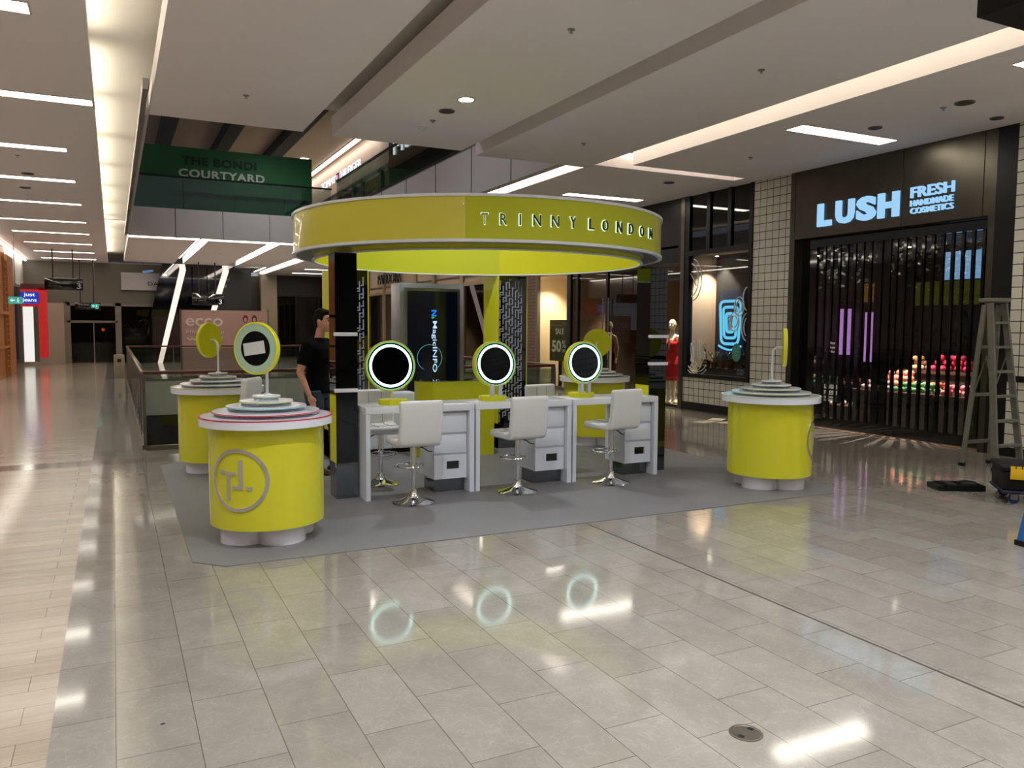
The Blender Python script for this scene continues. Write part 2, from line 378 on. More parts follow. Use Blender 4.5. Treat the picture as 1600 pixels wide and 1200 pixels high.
for i, y in enumerate((-10, -7, -4, -1, 2, 5, 8, 11, 14.1, 17.1, 20.3, 23.8, 26.8, 30.2, 33.7, 37, 40.2, 43)):
    lab = near.get(y) or ('slot light in the left walkway ceiling, %s beyond the wide ones' % ORD[i-10] if i > 9 else 'white slot light in the left ceiling behind the camera')
    strip(-2.5, -.16 if abs(y-11) < .1 else -.57, y, lab, None if i > 6 else 'left slot lights behind the camera', wy=.26 if y < 19 else .2)
for y in (-10.2, -7.2, -4.2, -1.1, 1.93, 4.93, 7.93, 13.9, 16.9, 19.9, 22.9, 25.9, 28.9, 31.9, 34.9, 38, 41):
    if y == 7.93: strip(8.1, 9.9, y, 'single slot light in front of the shop fascia', None, wy=.3)
    elif y == 4.93: strip(8.1, 9.9, y, 'slot light at the right edge of the view', None, wy=.3)
    elif y > 10: strip(8.1, 9.9, y, 'slot light across the right walkway ceiling, %s beyond the tiled wall' % ORD[int(round((y-13.9)/3))], None, wy=.26)
    else: strip(8.1, 9.9, y, 'white slot light in the right ceiling behind the camera', 'right slot lights behind the camera', wy=.26)
# round downlights: fitting plus lamp; all but the kiosk one added to brighten
def downlight(x, y, label, power, group=None, z=CZ, r=.085):
    t = thing('downlight', label, 'downlight', (x, y, z), group=group)
    MB().lathe([(r, -.002), (r+.03, -.002), (r+.03, -.012), (r, -.012), (r, -.002)], 28).build('rim', CEILW, t)
    MB().cyl(0, 0, -.008, -.003, r, 28).build('lens', emis('downlight_glow', (255, 250, 235), 28), t)
    ld = bpy.data.lights.new('lamp', 'SPOT'); ld.energy = power; ld.spot_size = math.radians(125); ld.spot_blend = .9; ld.color = (.86, .91, 1); ld.shadow_soft_size = .08
    lo = bpy.data.objects.new('lamp', ld); COL.objects.link(lo); lo.parent = t; lo.location = (0, 0, -.03)
    return t
downlight(3.75, 8.75, 'lit round downlight above the yellow kiosk', L_DOWN*1.6)
for x in (1.45, 3.75, 6.05):
    for y in (-1.5, 1.2, 3.9):
        downlight(x, y, 'added round fill light in the ceiling behind the camera', L_DOWN*(2.4 if x < 2 else 1.4), 'added fill lights behind the camera')  # fill lamps added behind the camera to raise brightness
for x, y in ((8.9, -1.5), (8.9, 2.2)): downlight(x, y, 'added round fill light in the right walkway ceiling', L_DOWN*1.3, 'added fill lights of the right walkway', r=.05)  # added lamps, fill for the right walkway
for y in (-2, 2, 6.3, 9.5, 12.6, 15.6, 18.7, 25.2): downlight(-3.3, y, 'added round fill light near the left wall', L_DOWN*2.4, 'added fill lights along the left wall', r=.05)  # lamps added to lift the left floor and ceiling
for x, y in ((9, 18.4), (9, 24.4), (9, 30.4), (9, 36.4)): downlight(x, y, 'added round fill light in the far ceiling', L_DOWN*1.8, 'added far fill lights', r=.05)  # lamps added for the otherwise dark far end
for x, y in ((3, 14.5), (3, 20), (4.5, 24.2)): downlight(x, y, 'added round fill light high over the void', L_DOWN*3.2, 'added high fill lights over the void', z=8.6, r=.08)  # lamps added to light the bulkhead and spandrels
def speaker(x, y, label, z=CZ, r=.1):
    t = thing('ceiling_speaker', label, 'speaker', (x, y, z))
    MB().cyl(0, 0, -.012, 0, r, 28).build('rim', mat('grille_rim', (120, 112, 106), .6), t)
    MB().cyl(0, 0, -.016, -.012, r*.85, 28).build('grille', mat('grille', (70, 66, 62), .7), t)
speaker(3.74, 9.33, 'round ceiling speaker beside the lit downlight')
speaker(8.96, 6.16, 'larger round speaker grille in the right ceiling', r=.11)
speaker(9.13, 11.93, 'round speaker grille beyond the cross cove light')
speaker(9.96, 6.41, 'small round grille near the shop fascia corner', r=.08)
speaker(9.04, 7.45, 'pale round vent behind the single slot light', r=.09)
speaker(-1.46, 18.3, 'flat round grille in the left ceiling, farther one'); speaker(-1.28, 16.6, 'flat round grille in the left ceiling, nearer one')
def sprinkler(x, y, label, z=CZ):
    t = thing('sprinkler', label, 'sprinkler', (x, y, z))
    MB().cyl(0, 0, -.008, 0, .035, 16).build('escutcheon', SATIN, t)
    MB().cyl(0, 0, -.03, -.008, .006, 8).cyl(0, 0, -.034, -.03, .016, 12).build('nozzle', SATIN, t)
for x, y, l in ((1.44, 9.8, 'sprinkler head in the left hanging ceiling panel'), (3.72, 6.31, 'sprinkler head in the middle ceiling panel nearest the camera'), (3.75, 9.84, 'sprinkler head beside the smoke detector'),
                (6.02, 6.37, 'sprinkler head in the right panel, nearer one'), (6.14, 10.02, 'sprinkler head in the right panel near its far corner'), (8.95, 6.42, 'sprinkler head in the walkway ceiling beside the speaker grille'),
                (8.9, 9.6, 'sprinkler head in the walkway ceiling before the cross light'), (-1.28, 14.9, 'sprinkler head in the left ceiling')): sprinkler(x, y, l)
def detector(x, y, label, z=CZ):
    t = thing('smoke_detector', label, 'smoke detector', (x, y, z))
    MB().lathe([(0, 0), (.06, 0), (.06, -.015), (.045, -.02), (.045, -.035), (.03, -.045), (0, -.047)], 20).build('housing', WHT, t)
detector(3.76, 10.24, 'white smoke detector in the middle ceiling panel'); detector(-1.48, 19.3, 'smoke detector in the left ceiling')
detector(3.6, 31.5, 'dark domed camera in the far lit ceiling')
# ================================================================== RIGHT WALL: shop fronts
TILE = tilemat('white_square_tiles', (214, 210, 200), (60, 54, 48), .157, .147, 1)
FASC = mat('burnished_metal', (86, 81, 72), .32, .9, noise=.3, nscale=2.5)
def wallbox(name, y0, y1, z0, z1, m_, x0=WX, x1=WX+.3): return struct(name, MB().box(x0, x1, y0, y1, z0, z1), m_)
wallbox('wall_right', 10.27, 11.15, 0.12, CZ, TILE); wallbox('wall_right', 11.15, 13.06, .16, .70, TILE)
wallbox('baseboard_right', 10.27, 13.1, 0, .16, BLK, WX-.02)
wallbox('wall_right', -14, 6.42, .12, CZ, TILE); wallbox('baseboard_right', -14, 6.42, 0, .12, BLK, WX-.02)
wallbox('trim_7', -14, 6.42, .98, 1.06, BLK, WX-.015)
wallbox('wall_right', 6.42, 6.69, 0, CZ, BLK)
fb = MB(); fb.box(WX, WX+.3, 6.69, 10.27, 3.17, CZ); fb.box(WX, WX+.3, 6.69, 6.78, 0, 3.17); fb.box(WX, WX+.3, 10.155, 10.27, 0, 3.17)
struct('wall_fascia', fb, FASC)
j = MB(); j.box(WX-.006, WX, 8.09, 8.1, 3.17, CZ); j.box(WX-.006, WX, 6.86, 6.865, 3.17, CZ); j.box(WX-.006, WX, 10.16, 10.165, 3.17, CZ); struct('trim_8', j, DARK)
# illuminated letters on the fascia (each letter its own part)
SIGNB = emis('sign_blue_white', (158, 208, 246), .9)
def sign(name, word, label, y_left, z, width, height, m_, off=.02, x=WX, depth=.04, cat='sign', gap=.0):
    """text on the right wall, read left to right = decreasing y"""
    t = thing(name, label, cat, (x-.001-depth/2, y_left, z))
    me = fit_text(word, width, height, depth, off)
    MB().mesh(me, frame_mt((0, 0, 0), (0, -1, 0))).build('letters', m_, t)
    return t
t = thing('shop_sign', 'large glowing LUSH letters on the dark metal fascia', 'sign', (WX-.025, 9.645, 3.325))
xs = [0, .385, .80, 1.16]; ws = [.30, .36, .345, .37]
for ch, x, wd in zip('LUSH', [0, .37, .77, 1.16], [.28, .35, .35, .36]):
    me = fit_text(ch, wd, .37, .04, .055); MB().mesh(me, frame_mt((0, -x, 0), (0, -1, 0))).build('letter', SIGNB, t)
sign('shop_sign', 'FRESH', 'glowing FRESH lettering, top line beside the large shop name', 7.935, 3.555, .67, .155, SIGNB, .014)
sign('shop_sign', 'HANDMADE', 'glowing HANDMADE lettering, middle line beside the large shop name', 7.935, 3.435, .66, .085, SIGNB, .002)
sign('shop_sign', 'COSMETICS', 'glowing COSMETICS lettering, bottom line beside the large shop name', 7.93, 3.325, .66, .085, SIGNB, .002)
# shop interior behind the shutter
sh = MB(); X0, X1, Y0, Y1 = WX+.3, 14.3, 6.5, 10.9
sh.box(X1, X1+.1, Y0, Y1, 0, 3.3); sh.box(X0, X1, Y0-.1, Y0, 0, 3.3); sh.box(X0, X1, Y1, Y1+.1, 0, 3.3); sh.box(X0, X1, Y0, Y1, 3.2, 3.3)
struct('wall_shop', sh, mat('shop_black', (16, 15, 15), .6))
struct('trim_9', MB().box(WX-.05, WX+.5, 6.78, 10.155, 0, .012), mat('threshold_stone', (150, 128, 112), .2))
# folding shutter: black frame, clear panels that slide on a track
t = thing('folding_shutter', 'black framed clear folding shutter closing the cosmetics shop', 'shutter', (WX+.22, 8.4, 0))
fr = MB(); ya, yb = 6.80-8.4, 9.83-8.4
fr.box(-.03, .03, ya, yb, .012, .17); fr.build('bottom_rail', BLKG, t); MB().box(-.035, .035, ya, yb+.3, 3.02, 3.165).build('top_track', BLKG, t)
slp = glass('shutter_clear', (222, 222, 222), 1., .02, bump=.35, bs=3.5, base=.03)
n = 20; yy = ya
k = 0; dy = (yb-ya)/n
for i in range(n):
    y0 = ya + i*dy; mid = (i == 12)
    z0, z1 = .17, 3.02
    if i != 11: MB().box(-.004, .004, y0+.022, y0+dy-.022, z0, z1-.05*(i % 2)).build('clear_panel', slp, t)
    p = MB(); wd = .022 if i not in (11, 12) else .06
    p.box(-.02, .02, y0-wd, y0+wd, z0, z1); p.build('stile', BLKG, t)
MB().box(-.03, .03, 1.43, 1.755, .012, 3.02).build('recess_shade_panel', BLKG, t)  # black panel put in for the shade of the deep recess
decw = mat('decal_white', (225, 225, 225), .7)
for wd, z, hh, ww in (('LUSH', .66, .07, .26), ('FRESH', .56, .07, .26)):
    MB().mesh(fit_text(wd, ww, hh, .002, .02), frame_mt((-.012, 1.2, z), (0, -1, 0))).build('lettering', decw, t)
MB().mesh(fit_text('HANDMADE', .25, .035, .002, .01), frame_mt((-.012, 1.2, .50), (0, -1, 0))).mesh(fit_text('COSMETICS', .25, .035, .002, .01), frame_mt((-.012, 1.2, .45), (0, -1, 0))).build('lettering', decw, t)
for wd, z in (('Bath', 1.40), ('Bombs', 1.33), ('Here', 1.26)):
    MB().mesh(fit_text(wd, .16, .04, .002, .005), frame_mt((-.012, 1.12, z), (0, -1, 0))).build('lettering', decw, t)
# display tables with bath products
tb = MAT = mat('crate_wood', (74, 52, 38), .6, noise=.2)
def table(x, y, sx, sy_, z, label):
    t = thing('display_table', label, 'display table', (x, y, 0))
    MB().box(-sx/2, sx/2, -sy_/2, sy_/2, z-.05, z).build('tabletop', tb, t)
    MB().box(-sx/2+.04, sx/2-.04, -sy_/2+.04, sy_/2-.04, .0, z-.05).build('base', mat('table_base', (52, 48, 44), .6), t)
table(11.95, 9.05, .9, 1.5, .62, 'low dark display table near the shutter middle'); table(12.0, 7.95, .9, .6, .62, 'low dark display table at the right end of the shop')
table(12.65, 8.6, .4, 2.0, .95, 'higher display shelf behind the low tables')
tg = 'bath balls piled on the shop tables'
BALLS = []
def pile(x0, x1, y0, y1, z, rgb, r, n, label, group, layers=2):
    m_ = mat('soap_%d_%d_%d' % rgb, rgb, .7, noise=.15, nscale=20)
    o0 = None; cnt = 0
    for L in range(layers):
        for i in range(n):
            for tr in range(60):
                x = random.uniform(x0+L*.03, x1-L*.03); y = random.uniform(y0+L*.05, y1-L*.05); zz = z+r+L*r*1.75
                if all((x-a)**2+(y-b)**2+(zz-c)**2 > (r+q)**2*1.02 for a, b, c, q in BALLS): break
            else: continue
            BALLS.append((x, y, zz, r))
            if o0 is None:
                o0 = MB().ball((0, 0, 0), r, 12).build('bath_ball', m_); tag(o0, label, 'bath ball', group); o = o0
            else: o = o0.copy(); COL.objects.link(o)
            o.location = (x, y, zz); o.rotation_euler = (random.random(), random.random(), 0)
pile(11.6, 11.9, 8.35, 9, .62, (96, 160, 96), .045, 14, 'pale green bath ball heaped in front of the pink ones', 'green bath balls')
pile(11.95, 12.3, 9, 9.5, .68, (236, 150, 120), .05, 13, 'peach bath ball heaped behind the green ones', 'peach bath balls', 3)
pile(11.6, 11.8, 9.1, 9.7, .62, (150, 130, 140), .045, 8, 'mauve bath ball at the left front of the table', 'mauve bath balls')
pile(12.5, 12.8, 8.4, 9, .95, (200, 40, 80), .05, 12, 'crimson bath ball on the high shelf', 'crimson bath balls', 3)
pile(12, 12.3, 8.4, 8.85, .64, (222, 84, 52), .04, 10, 'orange red bath ball beside the peach heap', 'orange red bath balls')
pile(12.5, 12.8, 9.15, 9.45, .95, (238, 190, 130), .045, 7, 'cream yellow bath ball on the high shelf', 'cream bath balls', 3)
pile(11.6, 11.9, 7.75, 8.2, .62, (220, 120, 130), .045, 10, 'pink bath ball behind the ladder', 'pink bath balls')
pile(12.5, 12.8, 7.75, 8.2, .95, (232, 200, 190), .045, 9, 'pale blush bath ball on the high shelf behind the ladder', 'blush bath balls')
pile(12.47, 12.83, 9.72, 10.24, .62, (210, 96, 110), .04, 8, 'rose bath ball on the shelf left of the shutter middle', 'rose bath balls')
pile(11.68, 12.02, 9.9, 10.4, .28, (210, 205, 195), .035, 7, 'off white bath ball in the lowest tray', 'off white bath balls', 1)
table(12.65, 9.98, .4, .6, .62, 'narrow display shelf left of the shutter middle'); table(11.85, 10.15, .4, .6, .28, 'lowest tray table left of the shutter middle')
# added lit panels; they stand in for reflections broken across the shutter slats
def added_lit_panel(name, x, y0, y1, z0, z1, rgb, s, label, cat='lit panel'):
    t = thing(name, label, cat, (x, (y0+y1)/2, z0))
    h = (y1-y0)/2
    MB().box(0, .04, -h, h, 0, z1-z0).build('housing', BLK, t); MB().box(-.006, 0, -h+.02, h-.02, .02, z1-z0-.02).build('face', emis(name+label[:9], rgb, s), t, flat=True)
added_lit_panel('reflection_glow', 12.3, 10.48, 10.8, 1.15, 2.05, (214, 150, 236), .9, 'violet lit panel deep in the shop at far left')  # added violet glow standing in for a shutter reflection at far left
added_lit_panel('reflection_glow', 13.1, 10.3, 10.88, 1.0, 2.0, (214, 150, 236), .8, 'violet lit panel in the shop beside the shutter middle')  # added violet glow standing in for a reflection beside the shutter middle
added_lit_panel('reflection_glow', 13.8, 8.7, 9.75, 2.55, 3.1, (150, 205, 255), .8, 'pale blue lit sign high inside the shop')  # added pale blue glow standing in for a shutter reflection, not a sign
added_lit_panel('reflection_wash', 14.2, 9.2, 10.7, 2.1, 2.6, (120, 128, 40), .2, 'dim olive banner on the shop back wall', 'banner')  # added olive glow standing in for a shutter reflection, not a banner
added_lit_panel('reflection_wash', 13.0, 10.2, 10.85, 2.15, 2.55, (170, 120, 40), .3, 'dim amber banner on the shop back wall', 'banner')  # added amber glow standing in for a shutter reflection, not a banner
t = thing('spotlight', 'small white spotlight over the bath ball display', 'spotlight', (11.7, 8.9, 3.1))
MB().cyl(0, 0, -.1, .1, .04, 14).build('body', BLK, t); MB().cyl(0, 0, -.104, -.1, .035, 14).build('lens', emis('spot_lens', (255, 240, 220), 20), t)
ld = bpy.data.lights.new('lamp', 'SPOT'); ld.energy = 600; ld.spot_size = 1.35; ld.spot_blend = .6; ld.color = (1, .86, .76); lo = bpy.data.objects.new('lamp', ld); COL.objects.link(lo); lo.parent = t; lo.location = (0, 0, -.12); lo.rotation_euler = (0, .1, 0)
# ---- plant window
wf = MB(); a, b_ = 11.15, 13.06
for y0, y1 in ((11.15, 11.24), (12.93, 13.06)): wf.box(WX-.02, WX+.1, y0, y1, .70, CZ)
for z0, z1 in ((.66, .74), (3.1, 3.2)): wf.box(WX-.03, WX+.1, a, b_, z0, z1)
for y in (11.77, 12.37): wf.box(WX-.02, WX+.08, y-.05, y+.05, 3.2, CZ)
struct('window_1', wf, BLK)
wb = MB(); wb.box(WX+1.3, WX+1.4, 11.0, 13.2, .7, 3.2); wb.box(WX+.1, WX+1.3, 10.95, 11.05, .7, 3.2); wb.box(WX+.1, WX+1.4, 11, 13.2, .6, .7); wb.box(WX+.1, WX+1.4, 11, 13.2, 3.15, 3.25)
struct('wall_display', wb, mat('display_beige', (196, 172, 148), .7))
struct('wall_display', MB().box(WX+.1, WX+1.3, 13.06, 13.2, .7, 3.2), mat('display_beige', (196, 172, 148), .7))
struct('wall_display', MB().box(WX+.3, WX+.4, 11.15, 13.0, 3.2, CZ), mat('display_dark', (40, 40, 36), .4))
struct('wall_display', MB().box(WX+.75, WX+1.28, 11.1, 12.98, .7, 3.15), mat('display_black', (24, 22, 22), .6))
struct('window_2', MB().box(WX+.02, WX+.03, 11.24, 12.93, .74, 3.1), glass('window_clear', (228, 230, 228), 1.2))
struct('window_2', MB().box(WX+.02, WX+.03, 11.2, 13.0, 3.2, CZ), glass('window_tint', (120, 122, 118), 1.6, base=.04))
t = thing('poster', 'dark blue poster with glowing rings in the plant window', 'poster', (WX+.69, 12.46, 1.10))
MB().box(0, .03, -.37, .37, 0, 1.32).build('board', mat('poster_navy', (12, 26, 52), .5, emit=(10, 30, 66), es=.6), t)
NEON = emis('neon_cyan', (112, 214, 255), 1.3)
def cup(wt, wb_, z0, z1, dy=0., n=8):
    pts = []; R = .32*min(wt, wb_)
    cs = [(-wb_, z0), (wb_, z0), (wt, z1), (-wt, z1)]
    for i, (cx, cz) in enumerate(cs):
        p = Vector(cs[i-1]); q = Vector(cs[(i+1) % 4]); c = Vector((cx, cz)); A = c+(p-c).normalized()*R*1.6; B = c+(q-c).normalized()*R*1.6
        for k in range(n+1):
            u = k/n; pt = (1-u)**2*A+2*u*(1-u)*c+u*u*B; pts.append((-.01, -pt.x+dy, pt.y))
    return pts
for k, (wt, wb_, z0, z1) in enumerate(((.10, .07, .48, .85), (.19, .145, .36, .98), (.29, .225, .24, 1.1))):
    MB().tube([(-.006, p[1], p[2]) for p in cup(wt+.02, wb_+.02, z0, z1)], .03, 6, True).build('neon_ring', NEON, t)
MB().tube([(-.006, y, .2-.1*math.cos(y*4.2)+.02) for y in [(-.33+.66*i/12) for i in range(13)]], .022, 6).build('neon_ring', NEON, t)
MB().mesh(fit_text('SLEEPY', .16, .05, .002, .01), frame_mt((-.008, .08, .78), (0, -1, 0))).mesh(fit_text('PET', .09, .05, .002, .01), frame_mt((-.008, .05, .71), (0, -1, 0))).build('lettering', emis('neon_white', (200, 235, 255), .8), t)
for i in range(6): MB().box(-.009, -.007, -.05+.004*(i % 2), .05, .52+i*.028, .532+i*.028).build('text_line', emis('neon_white', (200, 235, 255), .8), t)
# white line decals on the window pane
def decal(lines, label, r=.011):
    mb = MB()
    for L, cl in lines: mb.tube([(WX+.012, y, z) for y, z in L], r, 6, cl)
    o = mb.build('window_decal', decw); tag(o, label, 'window decal'); return o
def arc(cy_, cz, ry, rz_, a0, a1, n=14): return [(cy_+ry*math.cos(math.radians(a0+(a1-a0)*i/n)), cz+rz_*math.sin(math.radians(a0+(a1-a0)*i/n))) for i in range(n+1)]
decal([(arc(12.86, 2.62, -.30, .42, -80, 80), False), (arc(12.88, 2.62, -.22, .33, -85, 85), False), ([(12.9, 2.75), (12.78, 2.6), (12.72, 2.5)], False), ([(12.78, 2.6), (12.84, 2.38)], False), ([(12.76, 2.62), (12.65, 2.68)], False)], 'white leaf line decal at the upper left of the window')
hand = []
for i, (y, z, a_) in enumerate(((12.78, 1.28, .12), (12.70, 1.36, .06), (12.61, 1.36, 0), (12.52, 1.28, -.06))):
    hand.append(([(y+.03, z-.3), (y+.03+a_*.4, z), (y+a_*.5, z+.07), (y-.03+a_*.4, z), (y-.03, z-.3)], False))
hand += [([(12.85, .98), (12.82, 1.12), (12.78, 1.0), (12.86, .82), (12.72, .74), (12.56, .86), (12.44, 1.06), (12.40, 1.16), (12.45, 1.18), (12.55, 1.02)], False), (arc(12.66, 1.0, -.3, .22, -150, -20), False), (arc(12.66, .97, -.34, .26, -140, -30), False),
         ([(12.74, .86), (12.80, .95), (12.77, .98), (12.74, .94), (12.70, .98), (12.67, .94), (12.74, .86)], False)]
decal(hand, 'white hand line decal at the lower left of the window', .008)
decal([(arc(11.48, 2.06, .13, .18, 0, 345), True), (arc(11.48, 2.06, .08, .11, 0, 345), True), (arc(11.60, 1.78, .13, .18, 0, 345), True), (arc(11.60, 1.78, .08, .11, 0, 345), True), (arc(11.25, 2.2, .13, .22, -80, 80), False), (arc(11.25, 1.68, .15, .26, -80, 80), False), (arc(11.25, 1.68, .09, .17, -80, 80), False)], 'white blossom line decal at the right of the window')
t = thing('window_bench', 'dark bench board under the potted plants in the window', 'bench', (WX+.35, 12.0, .7)); MB().box(-.15, .2, -.72, .86, 0, .16).build('board', mat('bench_dark', (44, 30, 24), .5), t)
def potted(x, y, z, r, h, kind, label, pc=(120, 62, 34)):
    t = thing('potted_plant', label, 'potted plant', (x, y, z))
    MB().lathe([(0, 0), (r*.75, 0), (r, h*.85), (r*1.08, h*.85), (r*1.08, h), (r*.9, h), (r*.85, h*.9), (0, h*.9)], 18).build('pot', mat('terracotta_%d' % pc[0], pc, .7), t)
    st = MB(); lf = MB(); rnd = random.Random(int(x*100+y*77))
    for i in range({'tall': 3, 'bush': 9, 'fern': 12}[kind]):
        a_ = rnd.uniform(0, 6.28); ln = {'tall': .42, 'bush': .2, 'fern': .22}[kind]*rnd.uniform(.7, 1.1); sp_ = {'tall': .25, 'bush': .35, 'fern': .45}[kind]
        pts = [(r*.2*math.cos(a_)+math.cos(a_)*sp_*ln*u*u, r*.2*math.sin(a_)+math.sin(a_)*sp_*ln*u*u, h*.9+ln*u*(1-.3*sp_*u)) for u in (0, .33, .66, 1)]
        st.tube(pts, .004, 5)
        for q in range(6):
            u = .3+.7*q/5; k = min(2, int(u*3)); P0 = Vector(pts[k]).lerp(Vector(pts[k+1]), u*3-k); d = Vector((rnd.uniform(-1, 1), rnd.uniform(-1, 1), rnd.uniform(-.2, .7))).normalized()
            s1 = d.cross(Vector((0, 0, 1))).normalized()*.014; L_ = .07
            lf.quad(P0, P0+d*L_*.5+s1, P0+d*L_, P0+d*L_*.5-s1)
    st.build('stems', mat('stem_green', (52, 66, 34), .7), t); lf.build('foliage', mat('leaf_green_%s' % kind, {'tall': (38, 58, 34), 'bush': (60, 96, 48), 'fern': (70, 104, 60)}[kind], .5), t)
potted(WX+.3, 12.68, .86, .075, .14, 'tall', 'tall leaning plant in a brown pot, leftmost in the window')
potted(WX+.3, 12.47, .86, .07, .12, 'fern', 'fern in a wide brown pot, second from left in the window')
potted(WX+.3, 12.24, .86, .07, .12, 'bush', 'bushy plant in a brown pot, third from left in the window')
potted(WX+.3, 11.97, .86, .08, .14, 'bush', 'leafy plant in a larger brown pot below the poster corner', (96, 50, 30))
potted(WX+.28, 11.62, .86, .05, .1, 'tall', 'thin plant in a dark pot at the right end of the window', (50, 36, 30))
def card(x, y, z, w_, h_, rgb, words, label, cat='sign', wc=(220, 220, 215), th=.006):
    t = thing('small_sign', label, cat, (x, y, z)); MB().box(0, th, -w_/2, w_/2, 0, h_).build('board', mat('card_%d_%d_%d' % rgb, rgb, .6), t)
    n = len(words)
    for i, wd in enumerate(words):
        hh = h_/(n*1.9); MB().mesh(fit_text(wd, w_*.7*min(1, len(wd)/8+.3), hh, .002, .0), frame_mt((-.002, w_*.35, h_-(i+1)*h_/(n+.4)), (0, -1, 0))).build('lettering', mat('card_ink_%d' % wc[0], wc, .7), t)
card(WX+.14, 12.56, .86, .2, .17, (20, 20, 20), ['FRESH', 'HANDMADE'], 'small black sign standing among the plant pots')
card(WX+.01, 11.4, .76, .24, .15, (30, 30, 30), ['WE ARE', 'CLOSED'], 'dark sticker sign low at the right of the window', wc=(120, 120, 118))
t = thing('round_sticker', 'teal scalloped sticker on the window above the pots', 'sticker', (WX+.012, 11.52, 1.2))
pts = [((.12+.006*math.cos(i*PI*.5))*math.cos(2*PI*i/48), (.17+.008*math.cos(i*PI*.5))*math.sin(2*PI*i/48)) for i in range(48)]
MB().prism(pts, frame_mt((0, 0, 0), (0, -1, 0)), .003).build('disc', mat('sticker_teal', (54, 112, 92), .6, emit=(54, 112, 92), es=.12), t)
for i, wd in enumerate(('We do', 'refills', 'in store')): MB().mesh(fit_text(wd, .11, .028, .002), frame_mt((-.004, .055, .06-i*.06), (0, -1, 0))).build('lettering', mat('sticker_ink', (170, 200, 185), .7), t)
def spot(x, y, z, e, label, col=(1, .87, .72), size=1.6, group=None, aim=(0, 0)):
    t = thing('spotlight', label, 'spotlight', (x, y, z), group=group)
    MB().cyl(0, 0, -.03, .0, .04, 14).build('body', WHT, t); MB().cyl(0, 0, -.034, -.03, .034, 14).build('lens', emis('spot_lens', (255, 240, 220), 20), t)
    ld = bpy.data.lights.new('lamp', 'SPOT'); ld.energy = e*7; ld.spot_size = size; ld.spot_blend = .7; ld.color = col
    lo = bpy.data.objects.new('lamp', ld); COL.objects.link(lo); lo.parent = t; lo.location = (0, 0, -.05); lo.rotation_euler = (aim[0], aim[1], 0)
spot(WX+.55, 12.75, 3.14, 16, 'spotlight in the ceiling of the plant window')
# ---- metal pillar and fashion shop
wallbox('trim_10', 13.07, 13.19, 0, CZ, mat('bronze_pillar', (96, 88, 80), .35, .7), WX-.03)
FLO = MB(); 
inn = MB(); inn.box(13.6, 13.7, 13.3, 36, 0, CZ); inn.box(WX, 13.6, 13.19, 13.22, 0, CZ)
struct('wall_shop', inn, mat('boutique_wall', (104, 84, 66), .7))
struct('ceiling', MB().box(WX, 13.7, 13.3, 44.8, 3.3, 3.35), mat('boutique_ceiling', (70, 62, 54), .7))
fr = MB(); 
for y in (14.6, 15.95, 17.3): fr.box(WX, WX+.08, y-.04, y+.04, 0, 3.0)
fr.box(WX, WX+.08, 13.2, 17.75, 3.0, 3.12); fr.box(WX, WX+.08, 17.62, 17.8, 0, CZ); fr.box(WX, WX+.1, 13.2, 17.75, 0, .05); fr.box(WX, WX+.06, 13.2, 17.75, 3.12, CZ)
struct('window_3', fr, BLK)
struct('window_3', MB().box(WX+.03, WX+.04, 13.2, 14.6, .05, 3), GLS); struct('window_3', MB().box(WX+.03, WX+.04, 17.3, 17.65, .05, 3), GLSD)
t = thing('glass_door', 'pair of tinted glass doors with long vertical bar handles', 'door', (WX+.035, 15.95, 0))
for s in (-1, 1):
    MB().box(-.006, .006, min(s*.02, s*1.3), max(s*.02, s*1.3), .05, 3.0).build('leaf', GLSD, t)
    MB().tube([(-.06, s*.12, .9), (-.06, s*.12, 2.35)], .016, 8).tube([(-.06, s*.12, 1.0), (0, s*.12, 1.0)], .01, 6).tube([(-.06, s*.12, 2.25), (0, s*.12, 2.25)], .01, 6).build('handle', SATIN, t)
# lit bay with column and the SALE board
bay = MB(); bay.box(WX+1.1, WX+1.2, 17.75, 19.5, 0, 3.3); bay.box(WX+.1, WX+1.1, 19.45, 19.55, 0, 3.3); bay.box(WX+.1, WX+1.1, 17.72, 17.8, 0, 3.3); struct('wall_display', bay, mat('bay_cream', (226, 200, 166), .6))
fr = MB(); fr.box(WX, WX+.1, 19.4, 19.52, 0, CZ); fr.box(WX, WX+.1, 17.8, 19.4, 3.05, CZ); fr.box(WX, WX+.1, 17.8, 19.4, 0, .1); struct('window_4', fr, mat('bronze_frame', (92, 76, 60), .5))
struct('window_4', MB().box(WX+.04, WX+.05, 17.8, 19.4, .1, 3.05), GLS)
tag(MB().cyl(WX+.65, 18.35, 0, 3.05, .2, 28).build('round_column', mat('column_cream', (228, 206, 176), .5)), 'cream round column standing inside the lit shop bay', 'column')
spot(WX+.35, 18.9, 3.28, 26, 'spotlight over the SALE board bay'); spot(WX+.6, 18.0, 3.28, 14, 'second spotlight over the cream column')
t = thing('sale_board', 'brown board reading SALE 50% OFF in the lit bay', 'sign', (WX+.18, 18.45, .75))
MB().box(0, .03, -.55, .55, .75-.75, 1.1).build('board', mat('sale_brown', (84, 66, 34), .5), t)
for wd, y, z, w_, h_, o_ in (('SALE', .22, .72, .42, .15, 0.), ('50', .42, .24, .5, .32, .03), ('%', -.12, .36, .2, .2, .0), ('OFF', -.12, .24, .2, .08, 0.)):
    MB().mesh(fit_text(wd, w_, h_, .004, o_), frame_mt((-.004, y, z), (0, -1, 0))).build('lettering', mat('sale_ink', (232, 222, 200), .6), t)
MB().tube([(.02, 0, 0), (.02, 0, -.74)], .05, 8).box(-.1, .14, -.25, .25, -.75, -.72).build('stand', BLK, t)
tag(MB().box(WX, WX+.12, 19.52, 20.2, 0, CZ).build('brick_pilaster', tilemat('brown_brick', (104, 78, 60), (44, 34, 28), .4, .09, 1, .7, .008, .5)), 'brown brick pilaster left of the lit shop bay', 'pilaster')
